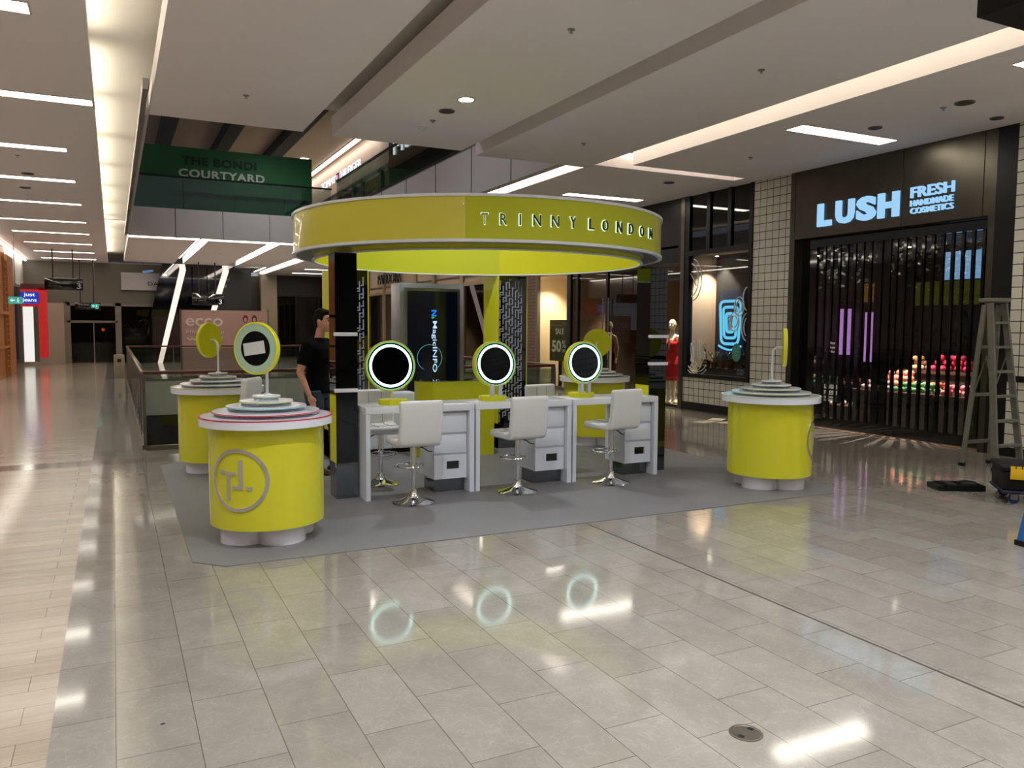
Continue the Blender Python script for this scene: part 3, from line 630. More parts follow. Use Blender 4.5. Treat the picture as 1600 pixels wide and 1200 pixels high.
# ---- jewellery shop farther along
fr = MB()
for y in (20.25, 21.6, 22.3, 24.6, 27.2, 29.2, 31.4, 33.2, 35.6): fr.box(WX-.02, WX+.12, y, y+.28, 0, CZ)
fr.box(WX, WX+.1, 20.2, 36, 3.0, 3.12); fr.box(WX, WX+.1, 20.2, 36, 0, .1); struct('window_5', fr, mat('bronze_frame2', (134, 110, 82), .45, .3))
struct('window_5', MB().box(WX+.04, WX+.05, 20.3, 35.8, .1, 3.0), GLSD)
struct('wall_display', MB().box(WX+.05, WX+.06, 20.3, 35.8, 3.12, CZ), mat('shop_header', (148, 126, 100), .5))
t = thing('shop_sign', 'dark PANDORA lettering over the farther shop window', 'sign', (WX-.05, 34.0, 3.45))
MB().mesh(fit_text('PANDORA', 3.1, .42, .04, .0), frame_mt((0, 0, 0), (0, -1, 0))).build('letters', BLK, t)
for y in (21.2, 24, 28, 32): spot(12.2, y, 3.28, 45, 'spotlight inside the jewellery shop', group='jewellery shop spotlights')
spot(12.3, 14.4, 3.28, 40, 'spotlight inside the fashion shop', group='fashion shop spotlights'); spot(12.3, 16.8, 3.28, 40, 'spotlight inside the fashion shop', group='fashion shop spotlights')
wallbox('wall_right', 36, 45, 0, CZ, mat('wall_right_far', (130, 118, 104), .5))
# ================================================================== KIOSK
KX, KY = 3.72, 8.2
pts = [(.45, 5.86), (.645, 5.66), (6.465, 5.645), (6.72, 5.98), (6.72, 10.1), (6.5, 10.32), (.66, 10.32), (.45, 10.1)]
matm = mat('grey_vinyl', (112, 110, 111), .48, noise=.16, nscale=2.2, bump=.05, bscale=8)
tag(MB().prism(pts, Matrix.Identity(4), .006).build('floor_mat', matm), 'large grey vinyl floor mat with cut corners under the kiosk', 'floor mat')
# ---- ring canopy
D = math.radians
t = thing('canopy_ring', 'big lime yellow circular canopy ring lettered TRINNY LONDON', 'canopy', (3.67, 8.2, 2.4))
RO, RI, TH = 2.0, 1.79, .39
a1, a2 = D(-117.4), D(-50.6)
MB().arcband(0, 0, RO-.012, RO, .012, TH-.012, a1, a2, 40).build('sign_panel', YELM, t)
MB().arcband(0, 0, RO-.012, RO-.002, .012, TH-.012, a2, a1+2*PI, 90).build('outer_panel', YELO, t)
b1, b2 = D(57), D(137)
MB().arcband(0, 0, RI+.001, RI+.012, -.05, TH-.012, b1, b2, 40).build('inner_panel', YELM, t)
MB().arcband(0, 0, RI, RI+.012, -.05, TH-.012, b2, b1+2*PI, 90).build('inner_panel', YEL, t)
MB().arcband(0, 0, RI-.015, RO+.012, TH-.012, TH+.012, 0, 2*PI, 128).build('top_trim', WHT, t)
lt = MB(); lt.arcband(0, 0, RO-.03, RO+.012, -.012, .012, 0, 2*PI, 128); lt.build('bottom_trim', WHT, t)
MB().arcband(0, 0, RI-.008, RI+.02, -.062, -.05, 0, 2*PI, 128).build('inner_trim', WHT, t)
MB().arcband(0, 0, RI+.01, RO-.03, -.008, 0, 0, 2*PI, 96).build('underside', mat('soffit_grey', (120, 122, 128), .25), t)
LTR = mat('letter_dark_chrome', (70, 78, 92), .15, 1); LGL = emis('letter_halo', (226, 250, 226), 1.0)
for ch, a in zip('TRINNYLONDON', (-112.67, -108.05, -103.85, -99.5, -94.6, -89.53, -83.75, -79.13, -73.71, -68.58, -62.78, -56.8)):
    wd = .012 if ch == 'I' else (.07 if ch in 'OND' else .058)
    a = D(a); R_ = Vector((-math.sin(a), math.cos(a), 0)); P = Vector((math.cos(a), math.sin(a), 0))*(RO+.018)
    me = fit_text(ch, wd, .095, .012, -.0); mt = frame_mt(P - R_*wd/2 + Vector((0, 0, .135)), R_)
    o = MB().mesh(me, mt).build('letter', LTR, t)
    me = fit_text(ch, wd+.012, .107, .006, .012); mt = frame_mt(Vector((math.cos(a), math.sin(a), 0))*(RO+.006) - R_*(wd/2+.006) + Vector((0, 0, .129)), R_)
    MB().mesh(me, mt).build('letter_halo', LGL, o)
# ---- towers
def maze(mb, x0, x1, y, z0, z1, u=.046, w_=.015):
    d = .003; nx = int((x1-x0-.01)/u)
    for i in range(nx):
        z = z0+(i % 3)*.041+(i % 2)*.02; k = 0
        while z < z1-.12:
            x = x0+.008+i*u; h = (.11, .08, .13)[(i+k) % 3]
            mb.box(x, x+w_, y-d, y, z, z+h)
            if (i+k) % 2 and i < nx-1: mb.box(x+w_, x+u+w_*.2, y-d, y, z+h-w_, z+h)
            elif i > 0: mb.box(x-u+w_*1.6, x, y-d, y, z, z+w_)
            z += h+.022; k += 1
def tower(x0, x1, y0, y1, zt, label, front):
    cx, cy2 = (x0+x1)/2, (y0+y1)/2; t = thing('display_tower', label, 'display tower', (cx, cy2, .006), group=None)
    a, b_ = (x1-x0)/2, (y1-y0)/2
    MB().box(-a+.01, a-.01, -b_+.01, b_-.01, 0, zt).build('core', BLKG, t)
    MB().box(-a, a, -b_, b_, 0, .34).build('mirrored_plinth', MIR, t)
    if front:
        MB().box(-a+.001, a-.001, -b_, -b_+.012, .34, zt).build('mirror_panel', MIRB, t)
        MB().box(-a, -a+.01, -b_+.002, b_-.002, .34, .99).build('lime_panel', YELB, t)
        MB().box(-a, -a+.01, -b_+.002, b_-.002, .99, zt).build('mirror_panel', MIRB, t)
        MB().box(a-.01, a, -b_+.002, b_-.002, .34, zt).build('mirror_panel', MIRB, t)
        for z in ((1.02, 1.55) if x0 < 3 else (1.22, 1.53)):
            MB().box(-a-.02, a-.01, -b_-.05, -b_, z, z+.035, .004).build('shelf', WHTG, t)
        MB().box(-a-.004, -a, -.10 if x0 < 3 else 0, -.09 if x0 < 3 else .01, .3, .62).build('tape_strip', mat('masking_tape', (206, 204, 150), .6), t)
    else:
        MB().box(-a, -a+.012, -b_, b_, .0, zt).build('lime_panel', YELB, t)
        MB().box(a-.012, a, -b_, b_, .34, zt).build('lime_panel', YELB, t)
        MB().box(-a+.012, a-.012, -b_, -b_+.01, .34, zt).build('face_panel', BLKG, t)
        mz = MB(); maze(mz, -a+.012, a-.012, -b_, .36, zt-.02); mz.build('maze_pattern', mat('maze_grey', (150, 156, 170), .4), t, flat=True)
    return t
tower(1.86, 2.07, 7.44, 7.68, 2.33, 'mirror faced kiosk tower at front left, beside the man', True)
tower(5.45, 5.69, 7.42, 7.68, 2.33, 'mirror faced kiosk tower at front right, beside the red dress', True)
tower(2.375, 2.84, 9.68, 10.15, 2.33, 'yellow and maze patterned tower at back left, behind the front tower', False)
tower(4.62, 5.06, 9.68, 10.15, 2.33, 'yellow and maze patterned tower at back right, behind the middle mirror', False)
# ---- counters
def counter(x0, label, wdt=1.105):
    t = thing('vanity_counter', label, 'counter', (x0, 7.22, .006)); d = .46; h = .885
    MB().box(0, wdt, 0, d, h-.065, h, .004).build('countertop', WHTG, t)
    MB().box(0, .042, .001, d-.001, 0, h-.066).build('end_panel', WHT, t)
    MB().box(wdt-.05, wdt, .001, d-.001, 0, h-.066).build('end_panel', WHT, t)
    cx0, cx1 = .70, wdt-.052
    MB().box(cx0, cx1, .075, d-.01, .14, h-.066).build('cabinet', WHT, t)
    MB().box(cx0+.03, cx1, .13, d-.04, 0, .139).build('toe_kick', MIR, t)
    for i, (z0, z1) in enumerate(((.60, .795), (.395, .575), (.14, .37))):
        dr = MB()
        if i < 2: dr.box(cx0, cx1-.006, .055, .074, z0, z1, .003)
        else:
            px0, px1, pz0, pz1 = .88-.0, 1.01, .235, .315
            px0, px1 = .83, .965
            dr.box(cx0, px0, .055, .074, z0, z1); dr.box(px1, cx1-.006, .055, .074, z0, z1); dr.box(px0, px1, .055, .074, z0, pz0); dr.box(px0, px1, .055, .074, pz1, z1)
        o = dr.build('drawer', WHT, t)
        if i == 2: MB().box(px0-.004, px1+.004, .0745, .0765, pz0-.004, pz1+.004).build('port_recess', BLKG, o)
    return t
counter(2.085, 'white vanity counter at the left end of the row')
counter(3.21, 'white vanity counter in the middle of the row')
counter(4.335, 'white vanity counter at the right end of the row')
# ---- vanity mirrors
RINGE = emis('mirror_ring_light', (206, 255, 248), L_RING)
def vanity(x, z, R, label, posts, yaw=0., y=7.42):
    t = thing('vanity_mirror', label, 'mirror', (x, y, .891), rz=yaw)
    Rm = Matrix.Translation((0, 0, z-.891)) @ Matrix.Rotation(D(90-4), 4, 'X')       # lathe axis (+z) towards -y
    dx = .04 if not posts else 0
    base = MB(); pp = [(.15*math.cos(2*PI*i/8+PI/8), .12*math.sin(2*PI*i/8+PI/8)) for i in range(8)]
    base.prism([(a+dx, b+.04) for a, b in pp], Matrix.Identity(4), .05); base.build('base', YELB, t)
    MB().lathe([(0, -.035), (R-.006, -.035), (R, -.03), (R, .028), (R-.008, .035), (R-.012, .035)], 64, Rm).build('housing', YELB, t)
    MB().lathe([(R-.012, .034), (R-.022, .034), (R-.022, .03), (R-.012, .03), (R-.012, .034)], 64, Rm).build('rim', mat('rim_mint', (150, 210, 170), .2, emit=(120, 220, 160), es=.35), t)
    g = MB().lathe([(0, .031), (R-.022, .031), (R-.022, .029), (0, .029)], 64, Rm).build('mirror_glass', mat('night_mirror', (52, 58, 64), .03, 1), t)
    MB().lathe([(R-.038, .0325), (R-.062, .0325), (R-.062, .0315), (R-.038, .0315), (R-.038, .0325)], 64, Rm).build('light_ring', RINGE, g)
    if posts:
        for s in (-1, 1): MB().box(s*.045-.018, s*.045+.018, -.06, -.02, .05, .175, .003).build('post', mat('post_grey', (196, 200, 210), .3), t)
        MB().box(-.02, .02, .03, .07, .05, z-.891).build('spine', WHT, t)
    else: MB().cyl(dx-.02, .05, .05, z-.9, .016, 12).build('spine', WHT, t)
vanity(2.385, 1.268, .245, 'lit round vanity mirror on the left counter, with no posts in front', False, D(-6))
vanity(3.50, 1.27, .235, 'lit round vanity mirror in the middle of the three counters', True)
vanity(4.575, 1.267, .233, 'lit round vanity mirror on the right counter, beside the 50% board', True)
# ---- stools
def make_stool(label, loc, rz, hs=0., group=None):
    t = thing('bar_stool', label, 'stool', (loc[0], loc[1], .006), rz)
    MB().lathe([(0, 0), (.195, 0), (.2, .006), (.19, .013), (.12, .03), (.06, .055), (.045, .08), (.036, .12), (.0, .12)], 48).build('base', CHROME, t)
    MB().cyl(0, 0, .11, .34, .022, 20).cyl(0, 0, .33, .54+hs, .029, 20).build('column', CHROME, t)
    fp = [(0, -.03, .335)] + [(.145*math.sin(a), .05-.15*math.cos(a) if False else -.03-.0+.115*(1-math.cos(a)), .335) for a in [2*PI*i/20 for i in range(1, 20)]] + [(0, -.03, .335)]
    MB().tube([(.14*math.sin(2*PI*i/24), .09-.125*math.cos(2*PI*i/24), .335) for i in range(24)], .009, 8, True).build('footrest', CHROME, t)
    MB().box(-.11, .11, -.1, .12, .535+hs, .548+hs).build('seat_plate', BLK, t)
    MB().tube([(.03, .0, .53+hs), (.1, .0, .51+hs), (.15, .0, .475+hs), (.19, .0, .47+hs)], .006, 6).build('height_lever', BLK, t)
    # seat and back: one padded L, slightly curved
    prof = []; th = .065
    outer = [(.215, .548), (-.16, .548), (-.205, .56), (-.225, .60), (-.235, .70), (-.25, .80), (-.262, .93)]
    inner = [(-.195, .95), (-.185, .80), (-.172, .70), (-.155, .63), (-.12, .615), (.0, .61), (.19, .622)]
    bm_ = MB(); poly = [(y, z+hs) for y, z in outer]+[(-.255, .975+hs), (-.205, .978+hs)]+[(y, z+hs) for y, z in inner]+[(.225, .605+hs)]
    mt = Matrix(((0, 0, 1, -.205), (1, 0, 0, 0), (0, 1, 0, 0), (0, 0, 0, 1)))
    bm_.prism(poly, mt, .41)
    o = bm_.build('upholstery', LEATHER, t)
    bv = o.modifiers.new('soft', 'BEVEL'); bv.width = .022; bv.segments = 4; bv.limit_method = 'ANGLE'; bv.angle_limit = D(40)
    for p in o.data.polygons: p.use_smooth = True
    cr_ = MB()
    for x in (-.07, .07): cr_.tube([(x, -.19+.003, .95+hs), (x, -.182, .8+hs), (x, -.168, .7+hs), (x, -.148, .635+hs), (x, -.11, .617+hs), (x, .19, .623+hs)], .003, 5)
    cr_.tube([(-.19, -.182, .8+hs), (.19, -.182, .8+hs)], .003, 5); cr_.tube([(-.19, .03, .613+hs), (.19, .03, .613+hs)], .003, 5)
    cr_.build('seam_line', mat('seam_grey', (150, 150, 148), .6), o)
    return t
make_stool('white bar stool tucked at the left counter, back to the viewer', (2.47, 7.0), 0)
make_stool('white bar stool at the middle counter, back to the viewer', (3.58, 7.03), D(3))
make_stool('white bar stool at the right counter, back to the viewer, raised highest', (4.69, 7.03), D(10), .035)
make_stool('white bar stool behind the left counter, tufted front to the viewer', (2.46, 7.98), D(180))
make_stool('white bar stool behind the middle counter, only its tufted back showing above', (4.5, 8.0), D(186), .0)
make_stool('white bar stool between the two left yellow pedestals', (1.02, 8.35), D(60), .15)
# ---- pedestals
EDG = {'red': mat('edge_red', (200, 40, 66), .4), 'lime': mat('edge_lime', (190, 196, 110), .4), 'teal': mat('edge_teal', (120, 170, 170), .4), 'pale': mat('edge_pale', (206, 210, 170), .4)}
def curved(mb, u0, u1, z0, z1, R, th, ac, n=6):
    mb._arc(0, 0, R, R+th, z0, z1, ac+u0/R, ac+u1/R, n)
def pedestal(x, y, label, edges, mono):
    t = thing('display_pedestal', label, 'pedestal', (x, y, .006))
    pl = MB()
    for a in range(4): pl.cyl(.19*math.cos(a*PI/2+.35), .19*math.sin(a*PI/2+.35), 0, .135, .185, 36)
    pl.build('silver_base', mat('brushed_silver', (236, 232, 240), .25, .35), t)
    MB().cyl(0, 0, .135, .89, .43, 72).build('body', YEL, t)
    MB().lathe([(0, .89), (.5, .89), (.5, .955), (0, .955)], 80).build('tabletop', WHTG, t)
    MB().lathe([(.485, .9555), (.5015, .9555), (.5015, .948), (.5, .948), (.5, .955), (.485, .955)], 80).build('edge_line', EDG[edges[0]], t)
    for i, r in enumerate((.40, .30, .2, .105)):
        z = .955+.038*i
        o = MB().lathe([(0, z+.022), (r, z+.022), (r, z+.036), (0, z+.036)], 64).build('tier', WHTG, t)
        MB().lathe([(r, z+.024), (r+.0015, z+.024), (r+.0015, z+.031), (r, z+.031)], 64).build('edge_line', EDG[edges[i+1]], o)
        rr = MB().lathe([(r-.02, z), (r-.012, z), (r-.012, z+.021), (r-.02, z+.021), (r-.02, z)], 64).build('acrylic_riser', ACR, o)
    if mono is not None:
        a = D(mono); o = None
        mb = MB(); n = 40
        # ring wrapped round the cylinder
        R, th = .431, .006; ro, ri = .234, .206
        rows = []
        for i in range(n):
            q = 2*PI*i/n; rows.append([mb.bm.verts.new(((R+d)*math.cos(a+r*math.cos(q)/R), (R+d)*math.sin(a+r*math.cos(q)/R), .512+r*math.sin(q))) for r, d in ((ri, 0), (ro, 0), (ro, th), (ri, th))])
        for i in range(n):
            for k in range(4): mb.bm.faces.new((rows[i][k], rows[i][(k+1) % 4], rows[(i+1) % n][(k+1) % 4], rows[(i+1) % n][k]))
        mb.build('monogram_ring', mat('brushed_steel_ring', (220, 218, 214), .22, .85), t)
        mb = MB()
        for u0, u1, z0, z1 in ((-.146, -.109, .042, .075), (-.086, -.062, -.151, .066), (-.062, -.008, .038, .062), (.011, .043, -.066, .151), (-.037, .011, -.066, -.038), (.071, .111, -.07, -.042)):
            curved(mb, u0, u1, .512+z0, .512+z1, R, th, a)
        mb.build('monogram', mat('brushed_steel', (204, 200, 194), .4, .6), t)
    return t
pedestal(1.05, 6.38, 'lime round pedestal nearest the viewer, with chrome monogram and red edged top', ('red', 'red', 'teal', 'lime', 'pale'), -128.5)
pedestal(1.05, 9.6, 'lime round pedestal at back left, behind the nearest pedestal', ('lime', 'pale', 'pale', 'lime', 'pale'), 130)
pedestal(6.17, 6.26, 'lime round pedestal alone at the right front corner of the mat', ('pale', 'lime', 'lime', 'pale', 'pale'), -47)
pedestal(6.12, 9.62, 'lime round pedestal at back right, half hidden by the right tower', ('pale', 'pale', 'lime', 'pale', 'pale'), 45)
def ped_mirror(x, y, label, ang, zc=1.48, R=.2, card_=False, off=.10):  # card_ adds a pale painted reflection
    """gooseneck mirror; ang = heading of the mirror face"""
    z0 = .006+.955+.038*3+.036; t = thing('pedestal_mirror', label, 'mirror', (x, y, z0+.001))
    MB().cyl(0, 0, 0, .012, .03, 24, .026).build('foot', WHT, t)
    n = Vector((math.cos(D(ang)), math.sin(D(ang)), 0)); h = zc-z0
    pts = [Vector((0, 0, .01)), Vector((0, 0, h-.09))]
    for i in range(1, 7):
        q = PI/2*i/6; pts.append(n*(.06*(1-math.cos(q))) + Vector((0, 0, h-.06+.06*math.sin(q)-.0)))
    pts.append(n*off + Vector((0, 0, h)))
    MB().tube(pts, .0115, 12).build('gooseneck', WHT, t)
    Rm = frame_mt(n*(off+.012) + Vector((0, 0, h)), Vector((0, 0, 1)).cross(n))
    MB().lathe([(0, -.015), (R-.004, -.015), (R, -.011), (R, .021), (R-.004, .025), (R-.012, .025), (R-.012, .02), (0, .02)], 56, Rm).build('disc', YELB, t)
    MB().lathe([(R-.012, .0205), (R-.012, .0225), (R*.66, .0225), (R*.66, .0205)], 56, Rm).build('frosted_ring', mat('frosted_mint', (168, 196, 168), .35), t)
    g = MB().lathe([(0, .0205), (R*.66, .0205), (R*.66, .0222), (0, .0222)], 48, Rm).build('mirror_glass', mat('night_mirror', (52, 58, 64), .03, 1), t)
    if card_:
        M2 = Rm @ Matrix.Rotation(D(8), 4, 'Z'); MB().box(-.105, .085, -.045, .05, .0235, .0245, rot=M2).build('painted_reflection', mat('reflection_grey', (205, 208, 202), .5), g)  # pale rectangle painted on the glass as a reflected ceiling light
    return t
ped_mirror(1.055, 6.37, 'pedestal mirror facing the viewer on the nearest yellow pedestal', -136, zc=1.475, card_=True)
ped_mirror(1.055, 9.6, 'pedestal mirror seen from behind on the back left pedestal', 136, zc=1.48)
ped_mirror(6.2, 6.28, 'pedestal mirror seen edge on at the right front pedestal', -42, zc=1.455)
ped_mirror(6.14, 9.62, 'pedestal mirror seen from behind on the back right pedestal', 50, zc=1.43)
tag(MB().box(-.04, .04, -.02, .02, 0, .012, .003).build('lipstick_case', mat('case_red', (110, 26, 30), .3), loc=(.80, 9.35, 1.0)), 'small dark red case lying on the back left pedestal', 'cosmetic')
# ---- reception desk and low cabinet at the back of the kiosk
t = thing('reception_desk', 'lime yellow reception desk with glass top behind the counters', 'desk', (3.9, 9.3, .006))
MB().prism([(-.5, .28), (-.5, .1), (-.36, -.02), (.48, -.02), (.48, .28)], Matrix.Identity(4), .955).build('body', YELB, t)
MB().prism([(-.51, .29), (-.51, .09), (-.37, -.03), (.49, -.03), (.49, .29)], Matrix.Translation((0, 0, .956)), .012).build('glass_top', ACR, t)
t = thing('storage_cabinet', 'low white cabinet behind the left counter kneehole', 'cabinet', (3.1, 9.9, .006))
MB().box(-.24, .44, 0, .3, .06, .78).build('body', WHT, t); MB().box(-.22, .42, .02, .28, 0, .059).build('toe_kick', BLKM, t)
for s in (0, 1): MB().box(-.235+s*.34, .095+s*.34, -.016, -.001, .07, .77).build('door', WHT, t)
# small things on the counters
tag(MB().tube([(0, 0, .006), (.12, .05, .006), (.2, .02, .006), (.3, .12, .008)], .004, 6).build('cable', WHT, loc=(3.9, 7.45, .888)), 'white cable lying on the middle counter', 'cable')
# ---- digital screen
t = thing('digital_totem', 'tall grey digital totem whose black screen reads MagicINFO', 'digital screen', (4.14, 11.0, 0), D(0))
TG = mat('totem_grey', (150, 154, 160), .35, .4)
tt = MB(); tt.box(-.49, .49, -.12, .3, .08, 2.27, .01); tt.build('casing', TG, t)
MB().box(-.40, .40, -.1, .25, 0, .08).build('plinth', BLK, t)
MB().box(-.43, .43, -.126, -.121, .3, 2.2).build('bezel', SATIN, t)
sc_ = MB().box(-.385, .385, -.131, -.127, .42, 2.16).build('screen', mat('screen_black', (3, 4, 8), .1, emit=(4, 8, 18), es=.5), t)
# wordmark runs down the screen
mt = frame_mt((-.02, -.1325, 1.73), (0, 0, -1), (1, 0, 0))
MB().mesh(fit_text('MagicINFO', .74, .085, .002, .006), mt).build('wordmark', emis('screen_white', (190, 220, 255), 1.0), sc_)
zz = mt @ Matrix.Translation((-.16, .0, 0))
MB().prism([(0, 0), (.022, 0), (.022, .075), (.0, .075)], zz, .002).prism([(.022, .075), (.022, .05), (.07, 0), (.07, .028)], zz, .002).prism([(.07, 0), (.092, 0), (.092, .075), (.07, .075)], zz, .002).build('logo_mark', emis('logo_blue', (40, 130, 255), .9), sc_)
MB().prism([(.10, 0), (.122, 0), (.122, .03), (.10, .055)], zz, .002).build('logo_mark', emis('logo_green', (40, 200, 110), .8), sc_)
rg = MB(); rg.tube([(-.05+.19*math.cos(D(a)), -.1325, 1.20+.19*math.sin(D(a))) for a in range(-70, 250, 10)], .0035, 6); rg.build('glow_ring', emis('ring_teal', (110, 190, 200), .55), sc_)
MB().tube([(-.05+.24*math.cos(D(a)), -.131, .64+.02*math.sin(D(a))) for a in range(0, 181, 12)], .004, 6).build('floor_glow', emis('ring_dim', (40, 60, 80), .3), sc_)
# ================================================================== BALUSTRADES ROUND THE VOID
RAIL = mat('rail_red_brown', (86, 34, 26), .3, coat=.3); STEEL = mat('rail_steel', (128, 118, 108), .3, .9)
def balustrade(p0, p1, label, n, topm=RAIL):
    p0 = Vector((*p0, 0)); p1 = Vector((*p1, 0)); d = p1-p0; L_ = d.length; t = thing('balustrade', label, 'balustrade', p0, math.atan2(d.y, d.x))
    MB().box(0, L_, -.03, .03, 1.0, 1.045, .008).build('handrail', topm, t)
    MB().box(0, L_, -.03, .03, 0, .06).build('base_channel', STEEL, t)
    st = L_/n
    for i in range(n): MB().box(i*st+.02, (i+1)*st-.02, -.006, .006, .06, .97).build('glass_panel', GLS, t)
    for i in range(n+1): MB().box(i*st-.012, i*st+.012, -.028, .012, .06, .995).build('post', STEEL, t)
    return t
balustrade((.34, 11.45), (6.5, 11.45), 'glass balustrade with red brown handrail right behind the kiosk', 5)
balustrade((.33, 11.53), (.33, 25.5), 'glass balustrade along the left walkway with steel top', 12, mat('rail_steel_top', (150, 128, 112), .22, .9))
balustrade((.34, 25.6), (6.5, 25.6), 'far glass balustrade in front of the pink hoarding', 5)
balustrade((6.5, 11.53), (6.5, 25.5), 'glass balustrade along the right walkway beside the void', 11)
# ================================================================== UPPER LEVEL
GRN = mat('hoarding_green', (28, 92, 42), .6)
t = thing('hoarding_sign', 'dark green hoarding reading THE BONDI COURTYARD on the upper level', 'hoarding', (3.2, 26.7, 4.81))
MB().box(-2.75, 2.75, 0, .06, 0, 2.27).build('board', GRN, t)
MB().mesh(fit_text('THE BONDI', 2.2, .25, .02, .03, 1.1), frame_mt((-1.2, -.015, 1.75), (1, 0, 0))).build('lettering', mat('letter_deep_green', (10, 40, 20), .7), t)
MB().mesh(fit_text('COURTYARD', 2.55, .25, .02, .03, 1.1), frame_mt((-1.3, -.015, 1.37), (1, 0, 0))).build('lettering', mat('letter_pale', (196, 200, 180), .7), t)
t = thing('balustrade', 'upper level smoked glass balustrade in front of the green hoarding', 'balustrade', (.5, 26.32, 5.14))
for i in range(4): MB().box(i*1.5, i*1.5+1.48, -.006, .006, 0, .94).build('glass_panel', GLS, t)
MB().box(0, 6.0, -.03, .03, .94, .99).build('handrail', BLK, t)
t = thing('balustrade', 'upper level smoked glass balustrade along the right balcony', 'balustrade', (6.62, 11.6, 5.3))
for i in range(10): MB().box(-.006, .006, i*1.45, i*1.45+1.43, 0, 1.0).build('glass_panel', GLS, t)
MB().box(-.03, .03, 0, 14.5, 1.0, 1.05).build('handrail', BLK, t)
UX = 8.6
struct('wall_upper', MB().box(UX, UX+.1, 12, 49, 7.25, 8.6), mat('upper_fascia', (176, 152, 134), .5))
struct('wall_upper', MB().box(UX+2.5, UX+2.6, 12, 49, 4.8, 8.6), mat('upper_shop_inner', (120, 84, 60), .7))
fr = MB()
for y in (12, 15, 18, 21, 24.4, 26.6, 27.6, 30, 31.2, 33.5, 35, 37.5, 40, 43): fr.box(UX-.03, UX+.1, y, y+.22, 4.8, 7.25)
fr.box(UX-.03, UX+.1, 12, 49, 7.1, 7.25)
struct('window_6', fr, BLK); struct('window_6', MB().box(UX+.03, UX+.04, 26.8, 49, 4.8, 7.2), GLS)
struct('window_7', MB().box(UX-.06, UX-.02, 12, 26.6, 4.8, 8.6), mat('dark_facade_glass', (24, 24, 24), .08))
t = thing('shop_sign', 'small white TOMMY HILFIGER lettering on the upper fascia', 'sign', (UX-.03, 36.6, 7.72))
MB().mesh(fit_text('TOMMY', 2.6, .3, .03, .0), frame_mt((0, 0, 0), (0, -1, 0))).build('letters', emis('sign_white', (236, 240, 250), 1.2), t)
MB().mesh(fit_text('HILFIGER', 3.0, .3, .03, .0), frame_mt((0, -3.5, 0), (0, -1, 0))).build('letters', emis('sign_white', (236, 240, 250), 1.2), t)
fl = MB().box(-.02, 0, -3.3, -2.8, 0, .3).build('flag_logo', emis('flag_white', (230, 230, 240), .8), t)
MB().box(-.026, -.021, -3.3, -3.05, .06, .24).build('flag_red', emis('flag_red', (210, 40, 50), .7), fl)
MB().box(-.026, -.021, -3.3, -2.8, .24, .3).box(-.026, -.021, -3.3, -2.8, 0, .06).build('flag_blue', emis('flag_blue', (40, 50, 130), .7), fl)
t = thing('shop_sign', 'pale cursive letters on the dark upper glass, cut by the ceiling panel', 'sign', (UX-.09, 26.0, 7.35))
MB().mesh(fit_text('Mu', 1.7, .5, .03), frame_mt((0, 0, 0), (0, -1, 0))).build('letters', emis('sign_white', (236, 240, 250), 1.2), t)
for y in (29, 33, 37, 41): spot(10.1, y, 8.59, 60, 'spotlight inside the upper level shop', group='upper shop spotlights', size=2.2)
luminaire('cove_light', [(8.2, 8.35, 27.5, 48, 8.52, 8.56)], 'linear light washing the upper fascia', 'light', None, LIT, (8.18, 8.37, 27.4, 48.1, 8.561, 8.599))
for x, y in ((4.0, 32.9), (7.3, 34.5)):
    t = thing('ceiling_light', 'bright square light on the upper ceiling, %s one' % ('left' if x < 5 else 'right'), 'light', (x, y, 8.58)); MB().box(-.15, .15, -.5, .5, 0, .015).build('diffuser', LIT, t, flat=True); MB().box(-.17, .17, -.52, .52, .015, .019).build('frame', CEILW, t)
# ================================================================== FAR END
struct('wall_back', MB().box(6.9, 7.7, 43, 43.5, 0, CZ), mat('pier_cream', (168, 154, 132), .5))
t = thing('boutique', 'dark red shop front with hanging clothes beyond the void', 'shop', (9.5, 43.6, 0))
MB().box(-1.75, 1.9, .3, .35, 0, 3.2).build('back_panel', mat('shop_maroon', (62, 20, 22), .6), t)
for x in (-1.7, -.7, .5, 1.8): MB().box(x-.06, x+.06, -.05, .05, 0, 3.2).build('frame', BLK, t)
MB().box(-1.7, 1.8, 0, .02, .05, 3.15).build('glass_pane', GLSD, t)
MB().box(-1.8, 1.9, -.1, .34, 3.2, CZ).build('header', mat('header_dark', (36, 30, 28), .5), t)
# pink hoarding
t = thing('hoarding_sign', 'pinkish brown hoarding lettered ecco beyond the void', 'hoarding', (3.25, 27.3, 0))
MB().box(-1.33, 1.33, 0, .08, .05, 2.13).build('board', mat('hoarding_pink', (168, 130, 116), .6), t)
MB().box(-1.36, -1.32, -.02, .1, 0, 2.16).build('edge_post', STEEL, t); MB().box(1.32, 1.36, -.02, .1, 0, 2.16).build('edge_post', STEEL, t)
hw = mat('hoarding_text', (204, 186, 172), .6)
MB().mesh(fit_text('ecco', 1.12, .26, .01, .012), frame_mt((-1.2, -.006, 1.62), (1, 0, 0))).build('lettering', hw, t)
MB().mesh(fit_text('How do you', 1.12, .14, .01), frame_mt((-1.18, -.006, 1.36), (1, 0, 0))).mesh(fit_text('walk ?', 1.1, .13, .01), frame_mt((-1.18, -.006, 1.16), (1, 0, 0))).build('lettering', hw, t)
for x, rgb in ((.62, (110, 26, 34)), (.9, (96, 40, 24))):
    MB().prism([(x+.085*math.cos(a*PI/8), 1.86+.13*math.sin(a*PI/8)) for a in range(16)], frame_mt((0, -.002, 0), (1, 0, 0)), .004).build('printed_hair', mat('hair_%d' % rgb[0], rgb, .6), t)
    MB().prism([(x+.045*math.cos(a*PI/8), 1.83+.07*math.sin(a*PI/8)) for a in range(16)], frame_mt((0, -.007, 0), (1, 0, 0)), .004).build('printed_face', mat('printed_skin', (190, 140, 116), .6), t)
